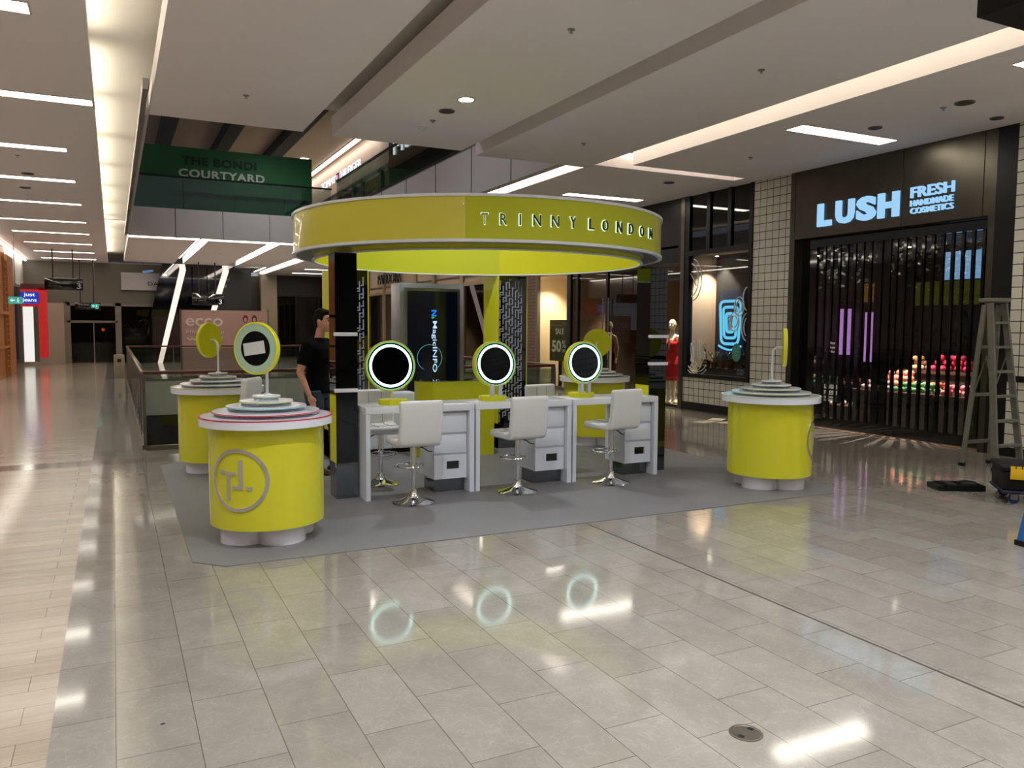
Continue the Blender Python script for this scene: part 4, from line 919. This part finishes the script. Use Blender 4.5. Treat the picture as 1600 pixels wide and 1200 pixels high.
# raked black pillar with light lines
t = thing('raked_pillar', 'black leaning pillar with two glowing light lines behind the hoarding', 'pillar', (1.2, 37.8, 0))
MB().prism([(-.2, 0), (2.0, 0), (3.75, 4.3), (.75, 4.3)], frame_mt((0, 0, 0), (1, 0, 0)), -.5).build('cladding', BLKG, t)
LEDM = emis('led_rose', (255, 226, 214), 1.15)
for x0, x1 in ((.48, 1.42), (2.0, 3.2)):
    MB().prism([(x0, 0), (x0+.2, 0), (x1+.28, 4.05), (x1+.24, 4.3), (x1, 4.3), (x1+.02, 4.05)], frame_mt((0, -.005, 0), (1, 0, 0)), .03).build('light_line', LEDM, t)
struct('wall_back', MB().box(2.2, 6.0, 40.2, 40.3, 0, CZ), mat('dark_shop', (20, 20, 20), .3))
# department store header
t = thing('shop_sign', 'pale fascia with black DAV letters, rest hidden by the leaning pillar', 'sign', (1.2, 38.6, 3.16)); MB().box(-.85, 1.6, 0, .29, 0, .75).build('fascia', mat('fascia_pale', (176, 172, 176), .5), t)
MB().mesh(fit_text('DAVID', .9, .17, .02), frame_mt((.2, -.012, .2), (1, 0, 0))).build('letters', BLK, t)
MB().tube([(.1+.28*math.cos(a/6), -.4, .86-.05*a/6) for a in range(0, 13)], .05, 8).build('blue_swirl', emis('swirl_blue', (120, 150, 200), .5), t)
# far glass shop front
fr = MB(); 
for x in (-1.75, .2, 1.9): fr.box(x-.12, x+.12, 38.9, 39.1, 0, 2.6)
fr.box(-1.75, 1.9, 38.9, 39.1, 2.45, 2.55); fr.box(-1.75, .2, 38.9, 39.1, 1.72, 1.82); fr.box(-.78, -.74, 38.95, 39.05, 0, 1.72)
struct('window_8', fr, mat('pier_grey', (120, 112, 98), .5)); struct('window_8', MB().box(-1.7, 1.9, 39.0, 39.02, 0, 2.5), GLSD)
struct('wall_back', MB().box(-3.4, 2.2, 38.9, 39.1, 2.55, CZ), mat('header_grey', (104, 98, 86), .35))
struct('wall_back', MB().box(-3.4, 2.2, 41.5, 41.6, 0, 2.55), mat('dark_shop', (20, 20, 20), .3))
struct('wall_left', MB().box(-3.4, -1.87, 38.9, 39.1, 0, 2.55), mat('pier_cream', (168, 154, 132), .5))
t = thing('warning_lamp', 'small orange lamp glowing behind the far shop glass', 'lamp', (-.42, 40.4, 0)); MB().ball((0, 0, 1.42), .07, 12).build('lens', emis('lamp_orange', (255, 110, 30), 1.6), t); MB().cyl(0, 0, 0, 1.35, .02, 8).build('stand', BLK, t)
t = thing('pendant_lamp', 'glass pendant lamp hanging in the far dark shop', 'pendant lamp', (1.25, 40.2, 1.75)); MB().ball((0, 0, 0), .25, 16, (1, 1, .8)).build('lamp_shade', glass('lamp_glass', (200, 205, 200), 1.5, base=.2), t); MB().cyl(0, 0, .2, 2.95, .01, 6).build('cord', BLK, t)
t = thing('information_panel', 'black information screen on a stand beside the far railing', 'digital screen', (.62, 29, 0)); MB().box(-.33, .33, 0, .08, .5, 1.55).build('screen', BLKG, t); MB().box(-.05, .05, .02, .06, 0, .5).build('stand', BLK, t)
t = thing('litter_bin', 'beige bin unit at the end of the left railing', 'bin', (.16, 27.5, 0)); MB().box(-.18, .12, -.2, .2, 0, .72, .01).build('body', mat('bin_beige', (132, 116, 92), .5), t); MB().box(-.08, .02, -.205, -.2, .5, .6).build('slot', BLK, t)
# hanging direction signs
def hang(x0, x1, y, z0, z1, label, words):
    cx = (x0+x1)/2; t = thing('direction_sign', label, 'sign', (cx, y, z0)); h = (x1-x0)/2
    MB().box(-h, h, -.05, .05, 0, z1-z0, .008).build('board', BLKG, t)
    for s in (-.28, .24): MB().tube([(s*h*2, 0, z1-z0), (s*h*2, 0, CZ-z0)], .022, 8).build('hanger', BLK, t)
    MB().mesh(fit_text('3', .13, .2, .004, .01), frame_mt((h-.2, -.053, .05), (1, 0, 0))).build('numeral', mat('sign_ink', (190, 195, 200), .6), t)
    for i, wd in enumerate(words): MB().mesh(fit_text(wd, .5-.06*i, .05, .004), frame_mt((-h+.14, -.053, z1-z0-.13-i*.09), (1, 0, 0))).build('lettering', mat('sign_ink_dim', (96, 100, 104), .6), t)
hang(-2.13, -.93, 32.5, 2.86, 3.28, 'black hanging sign with numeral 3 over the left walkway', ['Toilets', 'Parents room', 'Parking'])
hang(3.0, 4.25, 36.2, 2.5, 2.98, 'black hanging sign with numeral 3 in front of the leaning pillar', ['Toilets', 'Parents room', 'Level 4'])
hang(-1.4, -.45, 37.5, 2.25, 2.55, 'small hanging sign before the far dark shop', ['Lifts', 'Exit'])
EXG = emis('exit_green', (70, 170, 150), .8)
def exitsign(x, y, z, label, s=1.):
    t = thing('exit_sign', label, 'exit sign', (x, y, z)); MB().box(-.17*s, .17*s, 0, .04, 0, .2*s).build('box', EXG, t); w_ = emis('exit_white', (230, 255, 245), .9)
    MB().prism([(-.13*s, .10*s), (-.07*s, .15*s), (-.07*s, .115*s), (-.01*s, .115*s), (-.01*s, .085*s), (-.07*s, .085*s), (-.07*s, .05*s)], frame_mt((0, -.002, 0), (1, 0, 0)), .004).build('arrow', w_, t)
    MB().ball((.07*s, -.003, .15*s), .015*s, 8).tube([(.07*s, -.004, .13*s), (.06*s, -.004, .08*s), (.09*s, -.004, .04*s)], .009*s, 5).tube([(.06*s, -.004, .08*s), (.04*s, -.004, .045*s)], .008*s, 5).tube([(.04*s, -.004, .11*s), (.1*s, -.004, .1*s)], .007*s, 5).build('running_figure', w_, t)
    MB().tube([(0, .02, .2*s), (0, .02, CZ-z)], .012, 6).build('hanger', STEEL, t)
exitsign(-2.6, 28, 2.25, 'green exit sign with left arrow before the oak wall', 1.05); exitsign(-.65, 36.6, 2.32, 'small green exit sign far down the left walkway', .8)
# oak shop front with shelf niches on the left
t = thing('oak_shopfront', 'oak clad shop front with stacked shelf niches at far left', 'shop front', (-3.05, 30.2, 0))
MB().box(-.6, 0, .45, 2.3, 0, 3.9).box(-.6, -.05, -2, -.4, 0, 3.9).build('cladding', WOOD, t)
for y in (-.35, .38): MB().box(-.4, .02, y, y+.06, 0, 3.9).build('upright', WOOD, t)
for i in range(22): MB().box(-.4, .0, -.29, .38, .1+i*.17, .13+i*.17).build('shelf', WOOD, t)
MB().box(-.6, .05, -2.0, .45, 1.95, 2.05).box(-.6, .05, -2.0, .45, .9, .96).build('cross_rail', WOOD, t)
MB().box(-.5, -.4, -.4, .45, 0, 3.9).build('niche_back', BLKM, t)
luminaire('cove_light', [(-3.2, -3.14, 20, 38.5, 4.24, 4.28)], 'linear light above the oak shop front', 'light', None, LIT, (-3.22, -3.12, 20, 38.5, 4.281, 4.299))
struct('wall_left', MB().box(-3.6, -3.3, 32.5, 39, 3.2, CZ), CEILW)
# red shop with lit box sign
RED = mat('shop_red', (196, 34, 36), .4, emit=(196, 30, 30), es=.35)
t = thing('red_shopfront', 'red framed shop entrance with white lit interior at far left', 'shop front', (-2.75, 37.0, 0))
MB().box(.1, .35, 0, .9, .3, 3.1).build('red_pier', RED, t); MB().box(-.5, .35, 0, .9, 3.0, 3.25).build('red_header', mat('dark_red', (84, 20, 22), .4), t)
MB().box(-.45, -.1, .05, .1, .15, 2.4).build('lit_window', emis('window_white', (240, 238, 230), .9), t); MB().box(-.08, .08, .02, .12, .15, 2.4).build('window_frame', STEEL, t)
MB().box(-.52, .12, -.06, .0, 2.34, 2.45).box(-.52, .12, -.06, 0, 2.9, 3.02).build('red_band', RED, t)
t = thing('shop_sign', 'blue lit box sign reading just jeans in white', 'sign', (-2.93, 36.88, 2.47)); MB().box(-.32, .3, -.05, .05, .0, .45).build('box', emis('jeans_blue', (40, 60, 170), .9), t)
jw = emis('jeans_white', (235, 240, 255), 1.1)
MB().mesh(fit_text('just', .38, .18, .01, .01), frame_mt((-.2, -.06, .235), (1, 0, 0))).mesh(fit_text('jeans', .48, .17, .01, .01), frame_mt((-.25, -.06, .03), (1, 0, 0))).build('lettering', jw, t)
# ================================================================== FIGURES
def loft(mb, secs, seg=20):
    """secs: (cx, cy, z, rx, ry)"""
    R = [[mb.bm.verts.new((cx+rx*math.cos(2*PI*k/seg), cy_+ry*math.sin(2*PI*k/seg), z)) for k in range(seg)] for cx, cy_, z, rx, ry in secs]
    for A, B in zip(R, R[1:]):
        for k in range(seg): mb.bm.faces.new((A[k], A[(k+1) % seg], B[(k+1) % seg], B[k]))
    mb.bm.faces.new(R[0][::-1]); mb.bm.faces.new(R[-1]); return mb
def limb(mb, pts, rs, n=5, seg=14):
    P, Q = [], []
    for i in range(len(pts)-1):
        a, b_ = Vector(pts[i]), Vector(pts[i+1])
        for k in range(n): P.append(a.lerp(b_, k/n)); Q.append(rs[i]+(rs[i+1]-rs[i])*k/n)
    P.append(Vector(pts[-1])); Q.append(rs[-1]); return mb.tube(P, 1, seg, rs=Q)
def remesh(o, v, sm=4):
    r = o.modifiers.new('union', 'REMESH'); r.mode = 'VOXEL'; r.voxel_size = v; r.use_smooth_shade = True
    s = o.modifiers.new('smooth', 'SMOOTH'); s.factor = .5; s.iterations = sm; return o
def head(mb, c, tilt=0, nose=True):
    x, y, z = c
    mb.ball((x, y, z), .1, 24, (.98, .76, 1.12)); mb.ball((x+.028, y, z-.062), .07, 20, (.92, .8, .85)); mb.ball((x+.05, y, z-.095), .035, 14, (1, 1.1, .8))
    mb.tube([(x+.088, y, z+.02), (x+.105, y, z-.012), (x+.118, y, z-.032), (x+.095, y, z-.042)], 1, 8, rs=[.009, .012, .016, .010])
    mb.tube([(x+.082, y-.035, z+.027), (x+.094, y, z+.03), (x+.082, y+.035, z+.027)], .010, 8)
    for s in (-1, 1): mb.ball((x-.005, y+s*.077, z-.01), .03, 12, (.75, .35, 1.1)); mb.ball((x+.062, y+s*.035, z-.04), .028, 12)
    mb.tube([(x+.088, y-.022, z-.066), (x+.097, y, z-.064), (x+.088, y+.022, z-.066)], .007, 8); mb.tube([(x+.085, y-.018, z-.077), (x+.094, y, z-.078), (x+.085, y+.018, z-.077)], .008, 8)
def hand_(mb, wrist, d, side, fwd=(1, 0, 0)):
    """relaxed hand hanging along d; side = +1 left, -1 right"""
    w0 = Vector(wrist); d = Vector(d).normalized(); f = Vector(fwd); f = (f-d*f.dot(d)).normalized(); n = d.cross(f)*side
    c = w0+d*.045
    R = Matrix((f, n, d)).transposed()
    mb.ball(c, .05, 14, (.82, .32, 1.0), R)
    for i, ln in enumerate((.070, .080, .074, .058)):
        b0 = w0+d*.082+f*(.030-.019*i); cur = -n*.012
        mb.tube([b0-d*.02, b0+d*ln*.45, b0+d*ln*.8+cur-f*.003, b0+d*ln+cur*2.0-f*.006], 1, 8, rs=[.0095, .009, .008, .0065])
    b0 = w0+d*.03+f*.03; mb.tube([b0-f*.01, b0+f*.018+d*.03, b0+f*.024+d*.062-n*.008], 1, 8, rs=[.012, .0105, .008])
def body(mb, hd=(.03, 0, 1.70), legs=None, arms=None, female=False, lean=0.):
    k = .86 if female else 1.
    L_ = lambda z: lean*(z-.95)
    T = [(0, 0, .86, .10, .15), (0, 0, .95, .115*k+.005, .165), (0, 0, 1.06, .10*k, .145*k), (.0, 0, 1.15, .098*k, .138*k), (.01, 0, 1.28, .118*k, .165*k), (.005, 0, 1.38, .115*k, .185*k), (-.002, 0, 1.44, .085*k, .175*k), (-.01, 0, 1.475, .06, .10), (-.005, 0, 1.50, .055, .062), (.0, 0, 1.55, .05, .052), (.012, 0, 1.62, .05, .05)]
    loft(mb, [(x+L_(z), y, z, rx, ry) for x, y, z, rx, ry in T], 24)
    if female:
        for s in (-1, 1): mb.ball((.075+L_(1.28), s*.07, 1.28), .062, 16, (.9, 1, 1))
    head(mb, hd)
    for i, lg in enumerate(legs): limb(mb, lg, [.088*k, .085*k, .056*k, .058*k, .038*k][:len(lg)] if len(lg) == 5 else [.09*k, .06*k, .04*k])
    for i, (s, e, wv) in enumerate(arms):
        sd = 1 if s[1] > 0 else -1
        limb(mb, [(s[0]*.5, s[1]*.6, s[2]+.02), s, e, wv], [.055*k, .052*k, .04*k, .027*k]); hand_(mb, wv, Vector(wv)-Vector(e), sd)
def lerp3(a, b_, t_): return tuple(a[i]+(b_[i]-a[i])*t_ for i in range(3))
# ---- the man
MX, MY, MRZ = 2.02, 8.9, D(-42)
t = thing('person', 'dark haired person in black t-shirt and blue jeans walking behind the front left tower', 'person', (MX, MY, .006), MRZ)
SK = mat('skin', (206, 152, 128), .5, bump=.05, bscale=60)
hipR, kneR, ankR = (0, -.09, .92), (.05, -.10, .50), (-.02, -.10, .09)
hipL, kneL, ankL = (0, .09, .92), (.16, .09, .52), (.16, .09, .09)
shR, elR, wrR = (.0, -.205, 1.43), (-.07, -.25, 1.14), (.04, -.25, .89)
shL, elL, wrL = (.05, .20, 1.43), (.04, .26, 1.14), (.16, .22, .92)
mb = MB(); body(mb, (.075, 0, 1.70), [(hipR, kneR, ankR), (hipL, kneL, ankL)], [(shR, elR, wrR), (shL, elL, wrL)], lean=.06)
remesh(mb.build('body', SK, t), .0075, 3)
ts = mat('tshirt_black', (9, 9, 11), .9, spec=.1, bump=.2, bscale=25)
mb = MB(); loft(mb, [(0, 0, .90, .135, .178), (0, 0, .97, .128, .176), (0, 0, 1.08, .118, .162), (.01, 0, 1.17, .118, .158), (.025, 0, 1.29, .134, .182), (.03, 0, 1.39, .13, .20), (.025, 0, 1.45, .10, .188), (.015, 0, 1.49, .078, .12), (.02, 0, 1.515, .066, .075)], 28)
for s, e in ((shR, elR), (shL, elL)):
    limb(mb, [(s[0]*.5+.01, s[1]*.55, s[2]+.01), (s[0], s[1], s[2]), lerp3(s, e, .4), lerp3(s, e, .72)], [.075, .068, .066, .064])
o = remesh(mb.build('tshirt', ts, t), .009, 4)
jn = mat('denim_blue', (48, 58, 76), .85, noise=.25, nscale=9, bump=.2, bscale=30)
mb = MB(); loft(mb, [(0, 0, .84, .12, .168), (0, 0, .92, .128, .178), (0, 0, .99, .118, .17)], 24)
for h_, k_, a_ in ((hipR, kneR, ankR), (hipL, kneL, ankL)): limb(mb, [h_, lerp3(h_, k_, .45), k_, lerp3(k_, a_, .5), (a_[0], a_[1], .075)], [.108, .096, .074, .066, .062])
remesh(mb.build('jeans', jn, t), .009, 3)
SHO = mat('shoe_brown', (58, 38, 28), .6); RLC = mat('lace_orange', (214, 84, 50), .6)
for a_, yaw_ in ((ankR, -.1), (ankL, .1)):
    mb = MB(); x, y = a_[0], a_[1]
    for u, r, zz_ in ((-.05, .042, .045), (.0, .048, .055), (.06, .047, .048), (.12, .046, .04), (.17, .042, .034), (.205, .032, .03)): mb.ball((x+u, y, zz_), r, 14, (1.15, 1, .85))
    mb.box(x-.085, x+.235, y-.045, y+.045, .004, .022, .008)
    o = remesh(mb.build('shoe', SHO, t), .007, 4)
    lc = MB()
    for i in range(4): lc.tube([(x+.045+i*.024, y-.03, .088-i*.008), (x+.055+i*.024, y+.03, .088-i*.008)], .004, 5)
    lc.tube([(x+.05, y-.03, .09), (x+.08, y-.05, .07), (x+.05, y-.055, .05)], .003, 5); lc.build('laces', RLC, o)
HR = mat('hair_dark_brown', (20, 14, 11), .8, spec=.15, bump=.3, bscale=150)
mb = MB(); hx, hz = .075, 1.70
mb.ball((hx-.012, 0, hz+.03), .1, 24, (1.0, .82, .95)); mb.ball((hx-.045, 0, hz-.01), .075, 20, (.85, 1.0, 1.1)); mb.ball((hx+.035, 0, hz+.092), .05, 16, (1.1, 1.2, .7)); mb.ball((hx-.02, 0, hz+.095), .06, 16, (1.2, 1.1, .75))
for s in (-1, 1): mb.ball((hx+.01, s*.068, hz+.03), .03, 12, (.9, .5, 1.4))
hair = mb.build('hair', HR, t); 
for v in hair.data.vertices:        # keep the face free: cut hair forward of the hair line
    if v.co.x > hx+.055 and v.co.z < hz+.062: v.co.x = hx+.045
remesh(hair, .008, 2)
for s in (-1, 1): MB().ball((hx+.088, s*.034, hz+.006), .011, 10).build('eye', mat('eye_dark', (40, 30, 26), .3), t)
eb = MB()
for s in (-1, 1): eb.tube([(hx+.096, s*.018, hz+.03), (hx+.092, s*.04, hz+.033), (hx+.08, s*.055, hz+.026)], .005, 6)
eb.build('eyebrows', HR, t)
# ---- mannequins
MAN = mat('mannequin_cream', (226, 208, 186), .3)
def mannequin(x, y, z, rz, label, rgb, dresslen=.62, base_=True, k=1., top=1.36, halter=True):
    t = thing('mannequin', label, 'mannequin', (x, y, z), rz)
    mb = MB(); body(mb, (.01, 0, 1.70), [((0, -.08, .92), (.02, -.075, .50), (-.0, -.06, .12)), ((0, .08, .92), (.03, .075, .50), (.03, .06, .12))],
         [((0, -.165, 1.42), (-.05, -.22, 1.13), (.03, -.25, .90)), ((0, .165, 1.42), (-.05, .22, 1.13), (.03, .24, .90))], female=True)
    for y_ in (-.06, .06): mb.tube([(0, y_, .12), (.03, y_, .07), (.10, y_, .03), (.15, y_, .025)], 1, 10, rs=[.035, .036, .03, .018])
    remesh(mb.build('body', MAN, t), .009, 3)
    dm = mat('dress_%d_%d_%d' % rgb, rgb, .7, bump=.2, bscale=18)
    mb = MB(); z0 = dresslen
    loft(mb, [(.01, 0, z0, .125, .155), (.01, 0, z0+.15, .138, .175), (0, 0, .86, .15, .195), (0, 0, .98, .128, .168), (.0, 0, 1.08, .10, .135), (0, 0, 1.14, .098, .128), (.012, 0, 1.24, .125, .152), (.01, 0, top-.04, .118, .158), (0, 0, top, .1, .15)], 28)
    for s in (-1, 1): mb.ball((.08, s*.07, 1.28), .068, 16, (.95, 1, 1)); mb.tube([(.10, s*.075, 1.31), (.07, s*.10, 1.40), (.0, s*.115, 1.465), (-.08, s*.09, 1.40), (-.1, s*.08, 1.3)], .026, 8)
    remesh(mb.build('dress', dm, t), .010, 3)
    if halter: MB().prism([(-.028, 1.36), (.028, 1.36), (.006, 1.16), (-.006, 1.16)], frame_mt((.146, 0, 0), (0, 1, 0)), .006).build('neckline_opening', MAN, t)
    if base_: MB().cyl(0, 0, -.0, .012, .17, 32).build('base', CHROME, t)
    return t
FZ = .03
struct('trim_11', MB().box(WX+.06, WX+1.2, 13.32, 14.5, 0, FZ), mat('plinth_cream', (214, 196, 170), .4))
mannequin(WX+.25, 13.75, FZ, D(205), 'mannequin in a fitted red dress in the window beside the metal pillar', (214, 22, 24), .50)
mannequin(WX+.8, 17.0, 0, D(200), 'dim mannequin in a rust coloured gown behind the glass doors', (112, 50, 34), .12, halter=False)
mannequin(WX+.62, 18.85, 0, D(200), 'mannequin in an orange top behind the SALE board', (206, 90, 60), .8, halter=False)
spot(WX+.2, 13.55, 3.28, 34, 'spotlight above the red dress mannequin', size=1.3)
# clothes rail inside the fashion shop
t = thing('clothes_rail', 'black clothes rail with dim garments deep inside the fashion shop', 'clothes rail', (12.4, 15.6, 0)); MB().tube([(0, -1.0, 0), (0, -1.0, 1.5), (0, 1.0, 1.5), (0, 1.0, 0)], .018, 8).build('frame', BLK, t)
for i in range(16):
    g = MB(); y = -.9+i*.12; L_ = random.uniform(.6, 1.1); g.prism([(-.05, 1.44), (.05, 1.44), (.2, 1.36), (.17, 1.44-L_), (-.17, 1.44-L_), (-.2, 1.36)], frame_mt((0, y, 0), (1, 0, 0)), .03)
    o = g.build('garment', mat('cloth_%d' % (i % 5), [(120, 34, 40), (40, 40, 46), (150, 96, 90), (90, 60, 50), (170, 60, 44)][i % 5], .8)); o.location = (12.4, 15.6, 0); tag(o, ['dark red garment', 'black garment', 'dusty pink garment', 'brown garment', 'rust orange garment'][i % 5]+' hanging on the dim clothes rail', 'garment', 'garments on the rail %s' % ['dark red', 'black', 'pink', 'brown', 'rust'][i % 5])
t = thing('board_stand', 'pale framed black board standing outside the fashion shop doors', 'board', (9.6, 14.5, 0), D(60))
MB().box(-.3, .3, -.015, .015, .55, 1.52).build('board', BLKM, t); fr = MB(); fr.box(-.33, -.3, -.02, .02, 0, 1.55); fr.box(.3, .33, -.02, .02, 0, 1.55); fr.box(-.33, .33, -.02, .02, 1.52, 1.55); fr.box(-.3, .3, -.02, .02, .52, .55); fr.build('frame', mat('frame_cream', (226, 210, 190), .5), t)
# ================================================================== LADDERS, TOOLBOX, FLOOR ITEMS
def ladder(x, y, label, metal, wB, wT, hgt_, depth, nst, rz=0, lean=.28, tread=None):
    t = thing('step_ladder', label, 'ladder', (x, y, 0), rz); tp = hgt_
    def stile(mb, a, b_, w_=.03, d_=.075):
        a, b_ = Vector(a), Vector(b_); dd = b_-a; L_ = dd.length; q = Vector((0, 0, 1)).rotation_difference(dd.normalized()).to_matrix()
        return mb.obox((a+b_)/2, (w_, d_, L_), q)
    F0 = [(-wB/2, 0, 0), (wB/2, 0, 0)]; T0 = [(-wT/2, lean, tp-.06), (wT/2, lean, tp-.06)]
    for a, b_ in zip(F0, T0): stile(MB(), a, b_).build('front_stile', metal, t)
    B0 = [(-wB/2-.02, depth, 0), (wB/2+.02, depth, 0)]; T1 = [(-wT/2, lean+.07, tp-.08), (wT/2, lean+.07, tp-.08)]
    for a, b_ in zip(B0, T1): stile(MB(), a, b_, .026, .055).build('rear_stile', metal, t)
    MB().box(-wT/2-.02, wT/2+.02, lean-.07, lean+.14, tp-.05, tp, .008).build('top_cap', metal, t)
    for i in range(1, nst+1):
        u = i/(nst+1); w_ = wB+(wT-wB)*u; MB().box(-w_/2+.012, w_/2-.012, lean*u-.045, lean*u+.045, tp*u-.015, tp*u+.012).build('step', tread or metal, t)
    for i in (1, 3, 5):
        if i > nst: continue
        u = i/(nst+1); w_ = wB+(wT-wB)*u; yy_ = depth+(lean+.07-depth)*u; MB().box(-w_/2, w_/2, yy_-.012, yy_+.012, tp*u-.02, tp*u+.02).build('rear_brace', metal, t)
    for s in (-1, 1):
        u = .5; w_ = wB+(wT-wB)*u; MB().tube([(s*w_/2, lean*.42, tp*.42), (s*w_/2, lean*.9+.0, tp*.66), (s*w_/2, depth+(lean+.07-depth)*.42, tp*.42)], .011, 6).build('spreader', SATIN, t)
        MB().obox((s*wB/2, .0, .02), (.045, .09, .04), Matrix.Identity(3)).obox((s*(wB/2+.02), depth, .02), (.04, .07, .04), Matrix.Identity(3)).build('rubber_foot', BLK, t)
    return t
ladder(9.42, 5.72, 'tall grey aluminium step ladder beside the cosmetics shop shutter', mat('worn_aluminium', (128, 126, 118), .5, .5, noise=.25, nscale=12), .44, .24, 2.03, .42, 6, D(-4), .24)
ladder(6.44, 3.58, 'blue step ladder cut off by the right edge of the view', mat('ladder_blue', (32, 96, 168), .4), .5, .34, 2.0, -.85, 6, D(-12), -.35, ALU)
t = thing('dolly', 'flat dolly with blue castors under the black toolbox', 'dolly', (8.04, 4.46, 0), D(-46))
MB().box(-.47, .55, -.27, .27, .10, .13, .01).build('deck', mat('dolly_deck', (22, 26, 44), .5), t)
for x in (-.36, .45):
    for y in (-.2, .2):
        MB().cyl(0, 0, -.016, .016, .046, 24).build('wheel', mat('castor_blue', (30, 38, 96), .5), t).matrix_local = Matrix.Translation((x, y, .046)) @ Matrix.Rotation(PI/2, 4, 'X')
        MB().box(x-.03, x+.03, y-.026, y-.02, .04, .099).box(x-.03, x+.03, y+.02, y+.026, .04, .099).build('fork', SATIN, t)
t = thing('toolbox', 'black plastic toolbox with yellow latch on a dolly', 'toolbox', (8.04, 4.46, .131), D(-46))
TB = mat('toolbox_black', (11, 12, 14), .5, spec=.3)
mb = MB(); mb.box(-.46, .52, -.24, .24, 0, .18, .015)
for x in (-.3, -.05, .2): mb.box(x-.006, x+.006, -.246, -.24, .02, .19)
mb.build('case', TB, t); MB().box(-.48, .54, -.26, .26, .182, .235, .02).build('lid', TB, t)
for x in (-.34, .33):
    l_ = MB(); l_.box(x-.07, x+.07, -.272, -.262, .11, .21, .004); l_.box(x-.07, x-.03, -.272, -.262, .21, .235); l_.box(x-.02, x+.02, -.272, -.262, .21, .235); l_.box(x+.03, x+.07, -.272, -.262, .21, .235); l_.build('latch', mat('latch_yellow', (232, 184, 24), .4), t)
t = thing('tool_tray', 'open black tool tray lying on the floor left of the toolbox', 'tool tray', (7.83, 5.25, 0), D(-30))
MB().box(-.2, .2, -.13, .13, 0, .03).box(-.2, .2, -.13, -.12, .03, .06).box(-.2, .2, .12, .13, .03, .06).box(-.2, -.19, -.13, .13, .03, .06).box(.19, .2, -.13, .13, .03, .06).build('tray', TB, t)
MB().box(-.16, -.06, -.1, .1, .03, .07, .01).box(.0, .14, -.08, -.01, .03, .075, .01).tube([(.0, .06, .06), (.08, .05, .075), (.15, .07, .06)], .015, 8).build('fitted_tools', BLKM, t)
MB().box(-.27, -.205, -.13, .13, .0, .05, rot=None).build('hinged_lid', TB, t)
t = thing('floor_box', 'round steel floor socket cover set in the marble tiles', 'floor box', (2.27, 2.385, 0), D(20))
MB().lathe([(0, 0), (.068, 0), (.068, .003), (.058, .004), (.056, .002), (0, .002)], 48).build('rim', mat('floor_steel', (132, 124, 112), .35, .9), t)
MB().cyl(0, 0, .0021, .0035, .054, 40).build('cover', mat('floor_steel2', (110, 104, 94), .45, .9), t)
MB().box(-.05, -.03, -.012, .012, .0036, .0042).box(.03, .05, -.012, .012, .0036, .0042).build('lift_slot', BLK, t)
t = thing('small_bottle', 'small pale bottle standing on the dark floor band', 'bottle', (8.62, 10.66, 0)); MB().lathe([(0, 0), (.03, 0), (.03, .11), (.02, .125), (0, .125)], 16).build('body', mat('bottle_pale', (206, 200, 190), .4), t); MB().cyl(0, 0, .125, .14, .012, 10).build('cap', mat('cap_tan', (190, 150, 80), .5), t)
for i, (x, y, r) in enumerate(((9.3, 11.0, .2), (9.62, 10.75, -.3), (9.75, 11.2, .6))):
    tag(MB().box(-.19, .19, -.12, .12, 0, .004).build('paper_sheet', mat('paper', (226, 214, 190), .7), loc=(x, y, .001+.0), rz=r), ['flat paper sheet nearest the void on the floor by the tiled wall', 'flat paper sheet closest to the camera on the floor by the tiled wall', 'flat paper sheet closest to the window on the floor by the tiled wall'][i], 'paper')
tag(MB().box(-.16, .16, -.012, .012, 0, .012).build('metal_bar', BLK, loc=(9.75, 10.5, .0), rz=-.4), 'thin dark bar lying in front of the paper sheets', 'bar')
for i, (x, y) in enumerate(((.16, 2.9), (.19, 2.7), (.13, 2.68), (.19, 2.55), (.14, 3.5))): tag(MB().ball((0, 0, .001), .008, 6, (1.3, .8, .3)).build('debris_crumb', BLKM, loc=(x, y, 0)), 'tiny dark crumb of dirt on the near left floor tiles', 'debris', 'dark crumbs on the near left tiles')
# hanging screen at the top right
t = thing('hanging_screen', 'underside of a black hanging screen at the top right corner', 'digital screen', (6.6, 3.5, 3.9))
MB().box(-.96, .9, -.3, .32, 0, .30, .01).build('casing', BLK, t); MB().box(-.99, .9, -.1, .36, .301, .36).build('bracket_plate', mat('bracket_grey', (120, 120, 116), .5), t); MB().box(-.05, .05, -.05, .05, .36, .399).build('hanger', STEEL, t)
MB().box(-.5, .8, -.305, -.30, .03, .27).build('screen', mat('screen_off', (8, 8, 16), .1), t)
